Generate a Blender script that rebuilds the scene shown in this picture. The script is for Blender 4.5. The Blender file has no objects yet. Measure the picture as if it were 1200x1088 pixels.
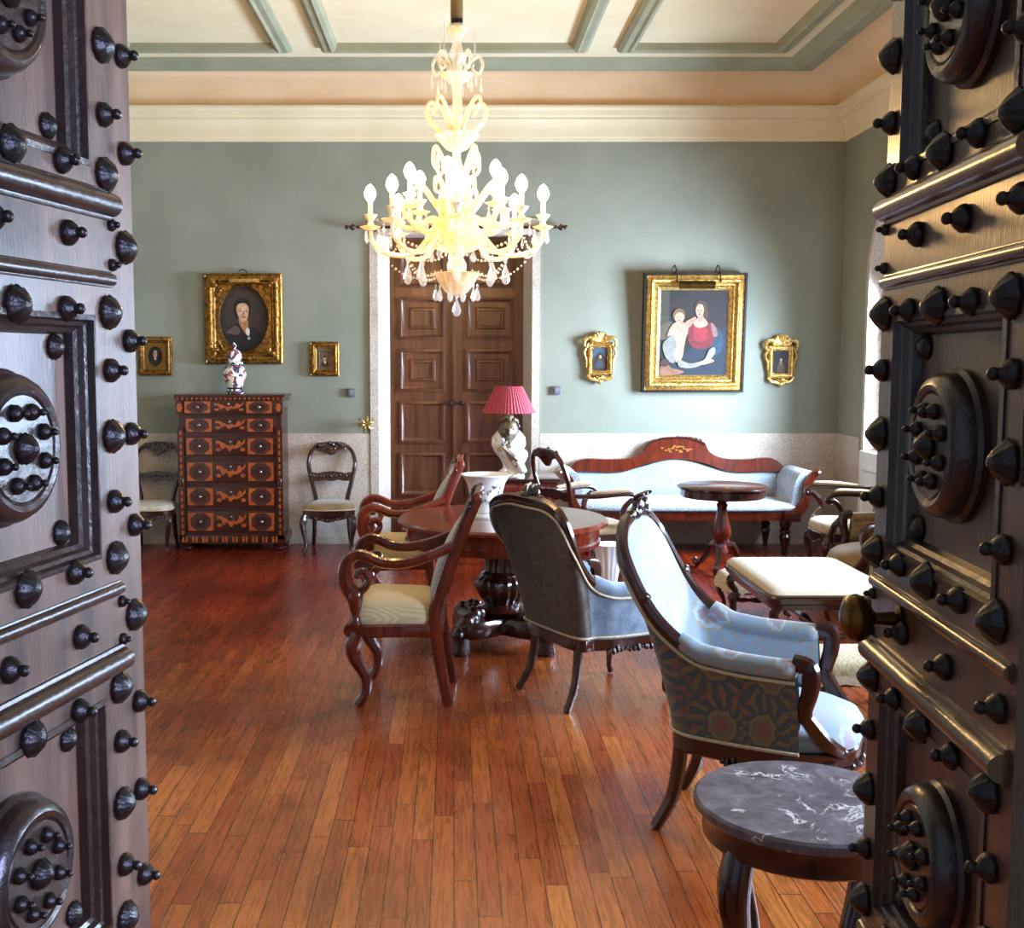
import bpy, bmesh, math, random
from mathutils import Vector, Matrix
R=random.Random(7)
scene=bpy.context.scene; COL=scene.collection
PI=math.pi
def rad(a): return math.radians(a)
# ---------------------------------------------------------------- splines
def cr(pts,n=6):
    P=[Vector(p) for p in pts]; out=[]
    for i in range(len(P)-1):
        p0=P[max(i-1,0)];p1=P[i];p2=P[i+1];p3=P[min(i+2,len(P)-1)]
        for k in range(n):
            t=k/n
            out.append(.5*((2*p1)+(p2-p0)*t+(2*p0-5*p1+4*p2-p3)*t*t+(3*p1-p0-3*p2+p3)*t**3))
    out.append(P[-1].copy()); return out
def crs(vals,n=6):
    return [v[0] for v in cr([(v,0,0) for v in vals],n)]
# ---------------------------------------------------------------- mesh builder
class B:
    def __init__(s): s.bm=bmesh.new(); s.mi=0
    def face(s,vs):
        try: f=s.bm.faces.new(vs)
        except ValueError: return None
        f.material_index=s.mi; return f
    def v(s,p): return s.bm.verts.new(p)
    def grid(s,rows,closeu=False,closev=False):
        V=[[s.v(p) for p in r] for r in rows]
        nu=len(V);nv=len(V[0])
        for i in range(nu if closeu else nu-1):
            for j in range(nv if closev else nv-1):
                a=V[i][j];b=V[(i+1)%nu][j];c=V[(i+1)%nu][(j+1)%nv];d=V[i][(j+1)%nv]
                s.face([a,b,c,d])
        return V
    def box(s,c,d,rz=0,bev=0):
        m=Matrix.Translation(Vector(c))@Matrix.Rotation(rz,4,'Z')@Matrix.Diagonal((d[0],d[1],d[2],1))
        r=bmesh.ops.create_cube(s.bm,size=1,matrix=m)
        fs=set(f for v in r['verts'] for f in v.link_faces)
        if bev:
            es=list(set(e for v in r['verts'] for e in v.link_edges))
            q=bmesh.ops.bevel(s.bm,geom=es,offset=bev,segments=2,affect='EDGES',profile=.6)
            fs=set(q['faces'])|set(f for f in fs if f.is_valid)
        for f in fs:
            if f.is_valid: f.material_index=s.mi
    def ball(s,c,r,sub=2):
        if not hasattr(r,'__len__'): r=(r,r,r)
        m=Matrix.Translation(Vector(c))@Matrix.Diagonal((r[0],r[1],r[2],1))
        q=bmesh.ops.create_icosphere(s.bm,subdivisions=sub,radius=1,matrix=m)
        for f in set(f for v in q['verts'] for f in v.link_faces): f.material_index=s.mi
    def tube(s,pts,r,seg=8,cap=True,up=None,closed=False):
        P=[Vector(p) for p in pts]; n=len(P)
        if not hasattr(r,'__len__'): r=[r]*n
        elif isinstance(r,tuple): r=[r]*n
        elif len(r)!=n:
            q=[]
            for i in range(n):
                t=i/(n-1)*(len(r)-1); k=min(int(t),len(r)-2); f=t-k
                a,b=r[k],r[k+1]
                q.append(tuple(a[j]*(1-f)+b[j]*f for j in range(2)) if isinstance(a,tuple) else a*(1-f)+b*f)
            r=q
        T=[]
        for i in range(n):
            a=P[(i-1)%n] if closed else P[max(i-1,0)]; b=P[(i+1)%n] if closed else P[min(i+1,n-1)]
            t=(b-a); T.append(t.normalized() if t.length>1e-9 else Vector((0,0,1)))
        U=Vector(up) if up else None
        if U is None:
            U=Vector((0,0,1)) if abs(T[0].z)<.9 else Vector((0,1,0))
        rows=[]; N=(U-T[0]*U.dot(T[0])).normalized()
        for i in range(n):
            if up is not None:
                M=Vector(up)-T[i]*Vector(up).dot(T[i])
                if M.length>.05: N=M.normalized()
                else: N=(N-T[i]*N.dot(T[i])).normalized()
            else: N=(N-T[i]*N.dot(T[i])).normalized()
            Bn=T[i].cross(N)
            ra,rb=(r[i] if isinstance(r[i],tuple) else (r[i],r[i]))
            rows.append([P[i]+N*(ra*math.cos(2*PI*k/seg))+Bn*(rb*math.sin(2*PI*k/seg)) for k in range(seg)])
        V=s.grid(rows,closeu=closed,closev=True)
        if cap and not closed:
            s.face(V[0][::-1]); s.face(V[-1])
    def lathe(s,prof,c=(0,0,0),seg=24,flute=None,M=None,sx=1,sy=1):
        rows=[]
        for (r,z,*k) in prof:
            row=[]
            for i in range(seg):
                a=2*PI*i/seg; q=max(r,1e-4)
                if flute and k: q*=1+k[0]*math.cos(flute*a)
                p=Vector((q*math.cos(a)*sx,q*math.sin(a)*sy,z))
                if M: p=M@p
                row.append(p+Vector(c))
            rows.append(row)
        V=s.grid(rows,closev=True)
        s.face(V[0][::-1]); s.face(V[-1])
    def prism(s,poly,f,t0,t1,bev=0):
        """poly in 2D, f(a,b,t)->xyz"""
        n=len(poly); rows=[]
        if bev:
            cx=sum(p[0] for p in poly)/n; cy=sum(p[1] for p in poly)/n
            def sh(p):
                d=math.hypot(p[0]-cx,p[1]-cy) or 1; k=max(0,(d-bev)/d); return (cx+(p[0]-cx)*k,cy+(p[1]-cy)*k)
            ins=[sh(p) for p in poly]; sg=1 if t1>t0 else -1
            L=[(ins,t0),(poly,t0+sg*bev),(poly,t1-sg*bev),(ins,t1)]
        else: L=[(poly,t0),(poly,t1)]
        V=s.grid([[f(p[0],p[1],t) for p in pl] for pl,t in L],closev=True)
        s.face(V[0][::-1]); s.face(V[-1])
    def rect(s,prof,x0,x1,z0,z1,f,inward=True):
        """mitred rectangular moulding; prof: (d inward from the edge, h) ; f(a,b,h)->xyz"""
        rows=[]
        for (d,h) in prof:
            rows.append([f(x0+d,z0+d,h),f(x1-d,z0+d,h),f(x1-d,z1-d,h),f(x0+d,z1-d,h)])
        s.grid(rows,closev=True)
    def cushion(s,outline,z0,z1,dome=.4,side=.015,rings=5):
        n=len(outline); cx=sum(p[0] for p in outline)/n; cy=sum(p[1] for p in outline)/n
        def ring(k,z,off=0): return [(cx+(p[0]-cx)*k,cy+(p[1]-cy)*k,z) for p in outline]
        h=z1-z0; e=h*(1-dome)
        rows=[ring(.96,z0),ring(1.0,z0+e*.15),ring(1.015,z0+e*.55),ring(.995,z0+e*.9)]
        for i in range(1,rings+1):
            a=i/rings*PI/2; rows.append(ring(max(.02,.985*math.cos(a)**.8) if i<rings else .02,z0+e+(h-e)*math.sin(a)**.9))
        V=s.grid(rows,closev=True); s.face(V[0][::-1]); s.face(V[-1])
    def lumps(s,pts,n,r,seed=1,j=.4,sub=1):
        q=random.Random(seed); P=[Vector(p) for p in pts]
        for i in range(n):
            t=i/max(1,n-1)*(len(P)-1); k=min(int(t),len(P)-2); c=P[k].lerp(P[k+1],t-k)
            rr=r*(1+j*(q.random()-.5)*2)
            s.ball(c+Vector((q.uniform(-1,1),q.uniform(-1,1),q.uniform(-1,1)))*r*.35,(rr,rr*.8,rr*(.8+.5*q.random())),sub)
    def build(s,name,mats,parent=None,smooth=40,loc=None,**kw):
        bmesh.ops.recalc_face_normals(s.bm,faces=s.bm.faces[:])
        me=bpy.data.meshes.new(name); s.bm.to_mesh(me); s.bm.free()
        for m in (mats if isinstance(mats,(list,tuple)) else [mats]): me.materials.append(m)
        if smooth:
            me.shade_smooth()
            me.set_sharp_from_angle(angle=rad(smooth))
        o=bpy.data.objects.new(name,me); COL.objects.link(o)
        if parent: o.parent=parent
        if loc: o.location=loc
        for k,v in kw.items(): o[k]=v
        return o
def thing(name,label,cat,loc=(0,0,0),rz=0,group=None):
    o=bpy.data.objects.new(name,None); COL.objects.link(o); o.empty_display_size=.1
    o.location=loc; o.rotation_euler=(0,0,rz); o['label']=label; o['category']=cat
    if group: o['group']=group
    return o
def tag(o,label,cat,group=None):
    o['label']=label; o['category']=cat
    if group: o['group']=group
    return o
def kids(o): return [c for c in COL.objects if c.parent==o]
def dup(o,loc,rz,label=None,parent=None):
    c=o.copy(); COL.objects.link(c)
    if parent: c.parent=parent
    else:
        c.location=loc; c.rotation_euler=(0,0,rz); c['label']=label
    for k in kids(o): dup(k,None,None,None,c)
    return c
def linked(name,me,parent,loc=(0,0,0),rot=None,scale=None,**kw):
    o=bpy.data.objects.new(name,me); COL.objects.link(o); o.parent=parent; o.location=loc
    if rot is not None: o.rotation_euler=rot
    if scale: o.scale=scale
    for k,v in kw.items(): o[k]=v
    return o
def struct(b,name,mats,parent=None,smooth=40): return b.build(name,mats,parent,smooth,**({} if parent else {'kind':'structure'}))
def XZ(y): return lambda a,b,t:(a,y-t,b)
# ---------------------------------------------------------------- materials
def lin(h):
    h=h.lstrip('#'); c=[int(h[i:i+2],16)/255 for i in (0,2,4)]
    return tuple(x/12.92 if x<=.04045 else ((x+.055)/1.055)**2.4 for x in c)+(1,)
class NT:
    def __init__(s,name):
        s.m=bpy.data.materials.new(name); s.m.use_nodes=True; s.t=s.m.node_tree; s.t.nodes.clear()
        s.out=s.n('ShaderNodeOutputMaterial'); s.p=s.n('ShaderNodeBsdfPrincipled'); s.l(s.p,0,s.out,0)
    def n(s,t,**k):
        o=s.t.nodes.new(t)
        for a,b in k.items(): setattr(o,a,b)
        return o
    def l(s,a,i,b,j): s.t.links.new(a.outputs[i],b.inputs[j])
    def coord(s,kind='Object',scale=(1,1,1),rot=(0,0,0)):
        if kind=='World':
            g=s.n('ShaderNodeNewGeometry'); i='Position'
        else: g=s.n('ShaderNodeTexCoord'); i=kind
        m=s.n('ShaderNodeMapping'); s.l(g,i,m,'Vector'); m.inputs['Scale'].default_value=scale; m.inputs['Rotation'].default_value=rot
        return m
    def noise(s,vec,scale=5,detail=4,rough=.55,dist=0):
        o=s.n('ShaderNodeTexNoise'); s.l(vec,0,o,'Vector'); o.inputs['Scale'].default_value=scale; o.inputs['Detail'].default_value=detail; o.inputs['Roughness'].default_value=rough; o.inputs['Distortion'].default_value=dist
        return o
    def ramp(s,src,i,stops,interp='LINEAR'):
        r=s.n('ShaderNodeValToRGB'); r.color_ramp.interpolation=interp; e=r.color_ramp.elements
        while len(e)<len(stops): e.new(.5)
        for k,(p,c) in enumerate(stops): e[k].position=p; e[k].color=lin(c) if isinstance(c,str) else c
        s.l(src,i,r,0); return r
    def mix(s,fac,a,b,blend='MIX'):
        m=s.n('ShaderNodeMix',data_type='RGBA',blend_type=blend)
        for k,x in ((0,fac),(6,a),(7,b)):
            if isinstance(x,tuple) and isinstance(x[0],bpy.types.Node): s.t.links.new(x[0].outputs[x[1]],m.inputs[k])
            elif isinstance(x,str): m.inputs[k].default_value=lin(x)
            else: m.inputs[k].default_value=x
        return m
    def math(s,op,a,b=None):
        m=s.n('ShaderNodeMath',operation=op)
        for k,x in ((0,a),(1,b)):
            if x is None: continue
            if isinstance(x,tuple): s.t.links.new(x[0].outputs[x[1]],m.inputs[k])
            else: m.inputs[k].default_value=x
        return m
    def bump(s,src,i,st,dist=.01):
        b=s.n('ShaderNodeBump'); b.inputs['Strength'].default_value=st; b.inputs['Distance'].default_value=dist
        s.l(src,i,b,'Height'); s.l(b,0,s.p,'Normal'); return b
    def fin(s,rough=.5,metal=0,spec=.5,coat=0,sheen=0,color=None):
        p=s.p; p.inputs['Roughness'].default_value=rough; p.inputs['Metallic'].default_value=metal; p.inputs['Specular IOR Level'].default_value=spec
        p.inputs['Coat Weight'].default_value=coat; p.inputs['Coat Roughness'].default_value=.15; p.inputs['Sheen Weight'].default_value=sheen
        if color: p.inputs['Base Color'].default_value=lin(color)
        return s.m
def mottled(name,c1,c2,scale=6,rough=.5,metal=0,bump=0,bs=40,spec=.5,coat=0,kind='Object',stretch=(1,1,1),lo=.35,hi=.65,sheen=0):
    t=NT(name); c=t.coord(kind,stretch); n=t.noise(c,scale,5)
    r=t.ramp(n,0,[(lo,c1),(hi,c2)]); t.l(r,0,t.p,'Base Color')
    if bump:
        n2=t.noise(c,bs,3); t.bump(n2,0,bump)
    return t.fin(rough,metal,spec,coat,sheen)
_flat={}
def dark(c,k=.82): return '#'+''.join('%02x'%int(int(c[i:i+2],16)*k) for i in (1,3,5))
def flat(c,rough=.55,metal=0):
    k=(c,rough,metal)
    if k not in _flat: _flat[k]=mottled('paint_'+c.strip('#'),dark(c),c,26,rough,metal)
    return _flat[k]
def wood(name,c1,c2,rough=.25,st=(18,18,1.6),coat=.3,bump=.05,mid=None):
    t=NT(name); c=t.coord('Object',st); n=t.noise(c,1.6,6,.6,.6)
    r=t.ramp(n,0,[(.3,c1),(.7,c2)] if not mid else [(.25,c1),(.5,mid),(.75,c2)]); t.l(r,0,t.p,'Base Color')
    t.bump(n,0,bump,.004); return t.fin(rough,0,.5,coat)
def floral(name,base,base2,motif,rose,leaf,scale=6.5,rough=.8,cream='#cfc9c0',amt=1.0,kind='tub'):
    """rows of flower medallions with radiating leaf sprays, woven on a plain ground"""
    t=NT(name); c0=t.coord('Object'); q=t.n('ShaderNodeSeparateXYZ'); t.l(c0,0,q,0); c=t.n('ShaderNodeCombineXYZ')
    if kind=='tub':      # unroll the curved shell: arc length and height
        t.l(t.math('MULTIPLY',(t.math('ARCTAN2',(q,0),(t.math('ADD',(q,1),.1),0)),0),.31),0,c,0); t.l(t.math('MULTIPLY',(q,2),.85),0,c,1)
    elif kind=='sofa': t.l(q,0,c,0); t.l(t.math('ADD',(q,2),(t.math('MULTIPLY',(q,1),.8),0)),0,c,1)
    else: t.l(q,0,c,0); t.l(q,1,c,1)
    v=t.n('ShaderNodeTexVoronoi',voronoi_dimensions='2D'); t.l(c,0,v,'Vector'); v.inputs['Scale'].default_value=scale; v.inputs['Randomness'].default_value=.25
    d=t.n('ShaderNodeVectorMath',operation='SUBTRACT'); t.l(c,0,d,0); t.l(v,'Position',d,1); sp=t.n('ShaderNodeSeparateXYZ'); t.l(d,0,sp,0)
    ang=t.math('ARCTAN2',(sp,1),(sp,0))
    nz=t.noise(c,28,3); wob=t.math('MULTIPLY',(t.math('SUBTRACT',(nz,0),.5),0),.16)
    r=t.math('ADD',(v,'Distance'),(wob,0))
    pet=t.math('MULTIPLY',(t.math('COSINE',(t.math('MULTIPLY',(ang,0),8.0),0)),0),.016); r1=t.math('ADD',(r,0),(pet,0))
    k=lambda x:(x,x,x,1)
    ring=t.ramp(r1,0,[(0,cream),(.03,rose),(.10,rose),(.13,leaf),(.155,cream),(.2,cream),(.22,motif),(.26,motif),(.285,base)])
    rm=t.ramp(r1,0,[(.27,k(amt)),(.29,k(0))])
    lc=t.math('COSINE',(t.math('ADD',(t.math('MULTIPLY',(ang,0),13.0),0),(t.math('MULTIPLY',(r,0),9.0),0)),0))
    rad_=t.ramp(r,0,[(.30,k(0)),(.36,k(1)),(.52,k(1)),(.66,k(.0))]); lm=t.math('MULTIPLY',(t.math('GREATER_THAN',(t.math('ADD',(lc,0),(t.math('MULTIPLY',(wob,0),9.0),0)),0),.25),0),(rad_,0)); lm2=t.math('MULTIPLY',(lm,0),amt*.85)
    v2=t.n('ShaderNodeTexVoronoi',voronoi_dimensions='2D'); t.l(c,0,v2,'Vector'); v2.inputs['Scale'].default_value=scale*4.3
    fm=t.ramp(v2,'Distance',[(.16,k(amt)),(.24,k(0))]); fm2=t.math('MULTIPLY',(fm,0),(t.ramp(v,'Distance',[(.42,k(0)),(.5,k(1))]),0))
    n2=t.noise(c,3,3); bb=t.mix((n2,0),base,base2)
    a=t.mix((lm2,0),(bb,2),(t.mix((nz,0),motif,leaf),2)); a2=t.mix((fm2,0),(a,2),rose); b=t.mix((rm,0),(a2,2),(ring,0))
    t.t.links.new(b.outputs[2],t.p.inputs['Base Color'])
    n3=t.noise(c,180,2); t.bump(n3,0,.15,.003)
    return t.fin(rough,0,.3,0,.3)
def m_floor():
    t=NT('plank_floor'); g=t.n('ShaderNodeNewGeometry'); sp=t.n('ShaderNodeSeparateXYZ'); t.l(g,'Position',sp,0)
    rx=t.math('DIVIDE',(sp,0),.072); row=t.math('FLOOR',(rx,0)); fx=t.math('FRACT',(rx,0))
    w=t.n('ShaderNodeTexWhiteNoise',noise_dimensions='1D'); t.l(row,0,w,'W')
    off=t.math('MULTIPLY',(w,0),7.3); yy=t.math('ADD',(sp,1),(off,0)); ry=t.math('DIVIDE',(yy,0),.85); pl=t.math('FLOOR',(ry,0)); fy=t.math('FRACT',(ry,0))
    cv=t.n('ShaderNodeCombineXYZ'); t.l(row,0,cv,0); t.l(pl,0,cv,1)
    w2=t.n('ShaderNodeTexWhiteNoise',noise_dimensions='2D'); t.l(cv,0,w2,'Vector')
    base=t.ramp(w2,0,[(0,'#a24d20'),(.3,'#b05a26'),(.6,'#bf692d'),(.85,'#ca7835'),(1,'#98461c')])
    mp=t.n('ShaderNodeMapping'); t.l(g,'Position',mp,0); mp.inputs['Scale'].default_value=(40,2.2,1)
    va=t.n('ShaderNodeVectorMath',operation='ADD'); t.l(mp,0,va,0); t.l(w2,'Color',va,1)
    gr=t.noise(va,1.5,6,.65,1.2)
    gc=t.ramp(gr,0,[(.3,'#8a8a8a'),(.6,'#ffffff'),(.8,'#c8c0b8')])
    c1=t.mix(.75,(base,0),(gc,0),'MULTIPLY')
    pn=t.noise(mp,.0,2); pn.inputs['Scale'].default_value=1
    mp2=t.n('ShaderNodeMapping'); t.l(g,'Position',mp2,0); mp2.inputs['Scale'].default_value=(.9,.7,1)
    big=t.noise(mp2,1.3,4); bc=t.ramp(big,0,[(.35,'#9c6a5a'),(.55,'#ffffff'),(.75,'#ffdcae')])
    c2=t.mix(.6,(c1,2),(bc,0),'MULTIPLY')
    # boards turn redder and darker towards the far end
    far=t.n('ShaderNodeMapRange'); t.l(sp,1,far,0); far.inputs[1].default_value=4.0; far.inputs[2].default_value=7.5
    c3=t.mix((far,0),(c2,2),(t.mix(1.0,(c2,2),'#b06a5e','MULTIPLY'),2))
    ex=t.math('MINIMUM',(fx,0),(t.math('SUBTRACT',1,(fx,0)),0)); exm=t.math('LESS_THAN',(ex,0),.022)
    ey=t.math('MINIMUM',(fy,0),(t.math('SUBTRACT',1,(fy,0)),0)); eym=t.math('LESS_THAN',(ey,0),.0025)
    gap=t.math('MAXIMUM',(exm,0),(eym,0))
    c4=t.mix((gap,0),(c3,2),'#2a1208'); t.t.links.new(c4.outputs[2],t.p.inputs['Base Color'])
    rr=t.ramp(gr,0,[(.2,(.2,.2,.2,1)),(.8,(.36,.36,.36,1))]); t.l(rr,0,t.p,'Roughness')
    hb=t.math('MULTIPLY',(gap,0),-1.0); h2=t.math('ADD',(hb,0),(t.math('MULTIPLY',(gr,0),.25),0))
    t.bump(h2,0,.25,.004)
    m=t.fin(.3,0,.45,.15); return m
def m_wall():
    t=NT('wall_paint'); c=t.coord('World'); n=t.noise(c,1.4,5); n2=t.noise(c,60,3)
    r=t.ramp(n,0,[(.3,'#7f8273'),(.7,'#8d9081')]); t.l(r,0,t.p,'Base Color'); t.bump(n2,0,.25,.004); return t.fin(.8,0,.2)
def m_granite():
    t=NT('granite'); c=t.coord('World'); n=t.noise(c,110,3,.7); n2=t.noise(c,2.5,4)
    r=t.ramp(n,0,[(.3,'#8f8276'),(.48,'#c2b6a8'),(.7,'#dcd2c6')]); q=t.ramp(n2,0,[(.3,'#cdbfae'),(.7,'#ffffff')])
    m=t.mix(.6,(r,0),(q,0),'MULTIPLY'); t.t.links.new(m.outputs[2],t.p.inputs['Base Color']); t.bump(n,0,.3,.004); return t.fin(.75,0,.3)
def m_marble():
    t=NT('grey_marble'); c=t.coord('Object'); n=t.noise(c,16,10,.75,.6)
    r=t.ramp(n,0,[(.32,'#343036'),(.48,'#5c565e'),(.6,'#6e6870'),(.75,'#a09aa0')])
    n2=t.noise(c,6.5,6,.6,1.2); ab=t.math('ABSOLUTE',(t.math('SUBTRACT',(n2,0),.5),0)); ve=t.ramp(ab,0,[(.0,(1,1,1,1)),(.008,(.8,.8,.8,1)),(.02,(0,0,0,1))])
    n3=t.noise(c,9,2); msk=t.ramp(n3,0,[(.5,(0,0,0,1)),(.58,(1,1,1,1))]); vv=t.math('MULTIPLY',(ve,0),(msk,0))
    m=t.mix((vv,0),(r,0),'#d8d4d2'); t.t.links.new(m.outputs[2],t.p.inputs['Base Color']); return t.fin(.32,0,.5)
def m_porcelain(name,c2,c3,scale,thr=.58,base='#ece8e2'):
    t=NT(name); c=t.coord('Object'); n=t.noise(c,scale,3,.5,.7)
    r=t.ramp(n,0,[(0,base),(thr,base),(thr+.02,c2),(thr+.09,c2),(thr+.11,c3),(1,c3)]); t.l(r,0,t.p,'Base Color'); return t.fin(.12,0,.6,.3)
def m_striped(name,c1,c2,scale=70,axis=0,rough=.85,wave=.0):
    t=NT(name); c=t.coord('Object'); w=t.n('ShaderNodeTexWave',bands_direction='XYZ'[axis]); t.l(c,0,w,'Vector'); w.inputs['Scale'].default_value=scale; w.inputs['Distortion'].default_value=wave
    r=t.ramp(w,'Color',[(.2,c1),(.8,c2)]); t.l(r,0,t.p,'Base Color'); t.bump(w,'Fac',.25,.003); return t.fin(rough,0,.2,0,.2)
def m_crystal(name,tint='#fff6e2',a=.45):
    t=NT(name); t.t.nodes.remove(t.p)
    tr=t.n('ShaderNodeBsdfTransparent'); gl=t.n('ShaderNodeBsdfGlossy'); gl.inputs['Roughness'].default_value=.08
    df=t.n('ShaderNodeBsdfDiffuse'); tl=t.n('ShaderNodeBsdfTranslucent')
    for x in (gl,df,tl): x.inputs['Color'].default_value=lin(tint)
    m1=t.n('ShaderNodeMixShader'); m1.inputs[0].default_value=.55; t.l(df,0,m1,1); t.l(tl,0,m1,2)
    m2=t.n('ShaderNodeMixShader'); m2.inputs[0].default_value=.4; t.l(m1,0,m2,1); t.l(gl,0,m2,2)
    m3=t.n('ShaderNodeMixShader'); m3.inputs[0].default_value=1-a; t.l(m2,0,m3,1); t.l(tr,0,m3,2)
    t.l(m3,0,t.out,0); return t.m
def m_emit(name,c,st):
    t=NT(name); t.p.inputs['Base Color'].default_value=lin(c); t.p.inputs['Emission Color'].default_value=lin(c); t.p.inputs['Emission Strength'].default_value=st; return t.m
def m_glass():
    t=NT('window_glass'); t.t.nodes.remove(t.p); tr=t.n('ShaderNodeBsdfTransparent'); gl=t.n('ShaderNodeBsdfGlossy'); gl.inputs['Roughness'].default_value=.02
    m=t.n('ShaderNodeMixShader'); m.inputs[0].default_value=.06; t.l(tr,0,m,1); t.l(gl,0,m,2); t.l(m,0,t.out,0); return t.m
M=dict(
 wall=m_wall(),granite=m_granite(),floor=m_floor(),marble=m_marble(),glass=m_glass(),
 plaster=mottled('cream_plaster','#d6c8a4','#dfd2b2',2,.8,kind='World'),
 cove=mottled('cove_plaster_peach_lit','#cfae84','#d9bc96',1.5,.8,kind='World'),  # peach tone paints warm light into the cove's colour
 trim=mottled('greygreen_trim','#84866e','#92947a',3,.6,kind='World'),
 white=mottled('white_paint','#dfe2e6','#eceef0',4,.5),
 oldwood=mottled('studded_door_wood','#3a281f','#6a4d3c',5,.42,0,.12,60,.55,.15,stretch=(3,3,.5)),
 oldwoodd=mottled('door_moulding_wood_shaded','#1c110c','#35221a',5,.34,0,.2,60,.6,.2,stretch=(1,1,1)),  # darkened wood: shade of the panel recess is put into the colour
 oldwoodr=mottled('studded_door_wood_shaded','#2c1a12','#563524',5,.36,0,.2,90,.7,.25,stretch=(3,3,.35)),  # right leaf's copy of the door wood, with its shade painted in
 bead=mottled('bead_wood_gold_lit','#3e2614','#6b4524',8,.26,0,.1,60,.7,.3,stretch=(3,3,.5)),  # golden tone paints the warm glint on the right leaf's beads
 stud=mottled('blackened_iron','#15110f','#221b18',20,.34,.35,.2,120,.6),
 brass=mottled('aged_brass','#4a3414','#6b4d1e',14,.3,.9),
 doorwood=wood('door_oak','#3d2012','#6a3c22',.4,(14,14,1.2),.1,.1),
 mahog=wood('polished_mahogany','#3a120a','#6c2410',.2,(16,16,2),.5,.04),
 darkw=wood('dark_rosewood','#1f0b07','#3f170d',.2,(16,16,2),.5,.04),
 carved=mottled('carved_rosewood','#1a0906','#3a160d',25,.24,0,.4,70,.6,.4),
 redw=wood('red_mahogany','#4a140a','#83301a',.18,(12,12,2),.6,.03),
 walnut=mottled('chest_walnut','#2e130d','#471f15',8,.3,0,.05,60,.5,.3,stretch=(1,1,6)),
 inlay=mottled('satinwood_inlay','#9a451c','#b75f2a',30,.3,0,.05,60,.5,.3),
 inlayd=mottled('dark_burl_inlay','#3a1c17','#55302a',40,.3,0,.05,60,.5,.3),
 gilt=mottled('antique_gilt','#54360f','#ad7e38',35,.36,.8,.5,60,.6),
 gilt2=mottled('bright_gilt','#9c7230','#dfbd72',45,.3,.8,.6,70,.6),
 cream=m_striped('cream_striped_silk','#b9a77e','#c9b991',55,0),
 creamb=m_striped('cream_bench_cloth','#b3a78a','#beb398',60,1),
 tan=mottled('tan_velvet','#7c6647','#937b58',12,.9,0,.1,80,.2,sheen=.3),
 greys=mottled('pale_floral_seat','#a79e90','#c9c2b4',22,.85,0,.1,80,.2),
 bluev=mottled('blue_grey_velvet','#5f6f80','#8395a6',14,.7,0,.15,90,.3,sheen=.5),
 brownv=mottled('grey_brown_back_cloth','#4f4740','#625a52',30,.85,0,.2,160,.2,sheen=.2),
 pipe=mottled('cream_gimp','#b5a789','#cdbf9f',60,.7),
 sofa=floral('sofa_damask','#93a1ad','#9eacb8','#79818a','#94898a','#7f8680',7,.7,'#b0bcc6',.85,'sofa'),
 chin=floral('floral_blue_damask','#8393a3','#8fa0b0','#a3967c','#aa828a','#8a948c',5.2,.7,'#b4bcc2',.75),
 chseat=floral('floral_blue_seat','#8393a3','#8fa0b0','#a3967c','#aa828a','#8a948c',5.2,.7,'#b4bcc2',.6,'flat'),
 chout=floral('slate_floral_damask','#444e56','#4f5961','#8a7448','#86524c','#7d6a42',5.8,.8,'#6e6858',.8),
 stoolf=floral('embroidered_stool_cloth','#b3a37e','#bdb090','#98864f','#a9605c','#8a8a5a',9,.85,'#b89a84',.7,'flat'),
 red=m_striped('red_pleated_silk','#8c2f3c','#a94452',28,0,.7),
 porc=m_porcelain('painted_porcelain','#8a8f98','#6a5a58',11,.6),
 porcp=m_porcelain('plain_porcelain','#e2dfda','#dedad4',9,.62),
 imari=m_porcelain('imari_porcelain','#1f2a52','#a8462f',14,.5),
 blueline=flat('#1c2748',.15),
 bronze=mottled('pale_bronze','#473c2f','#83745c',18,.45,.5,.1,50),
 crystal=m_crystal('crystal_glass','#fff4dd',.5), crystalc=m_crystal('clear_crystal','#f2f0ea',.35), milk=m_crystal('frosted_glass','#fff3d6',.8),
 bulb=m_emit('lamp_bulb','#ffca80',215.),
 candle=mottled('ivory_candle','#f0e6cc','#f6eed8',5,.5),
 grey=mottled('switch_grey','#4a4650','#5a5660',5,.5),
 silver=mottled('silver_mount','#b8b8bc','#dcdce0',20,.2,.9),
)
# ================================================================ ROOM
XL,XR,Y0,Y1,ZC=-3.45,3.45,1.24,9.96,4.10
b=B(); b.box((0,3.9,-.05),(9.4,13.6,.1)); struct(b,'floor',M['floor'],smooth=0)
b=B(); b.box((0,5.6,ZC+.05),(7.9,9.6,.1)); struct(b,'ceiling',M['plaster'],smooth=0)
DXL,DXR,DZ=-.675,.695,2.80
b=B(); 
b.box(((XL-.5+DXL)/2,Y1+.2,2.05),(DXL-XL+.5,.4,4.1)); b.box(((DXR+XR+.6)/2,Y1+.2,2.05),(XR+.6-DXR,.4,4.1)); b.box(((DXL+DXR)/2,Y1+.2,(DZ+4.1)/2),(DXR-DXL,.4,4.1-DZ))
struct(b,'wall_back',M['wall'],smooth=0)
b=B(); b.box((XL-.2,5.6,2.05),(.4,8.72,4.1)); struct(b,'wall_left',M['wall'],smooth=0)
b=B(); 
for s in (-1,1): b.box((s*(.70+2.0),1.09,2.05),(4.0,.3,4.1))
b.box((0,1.09,3.66),(1.4,.3,.88)); struct(b,'wall_front',M['wall'],smooth=0)
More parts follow.
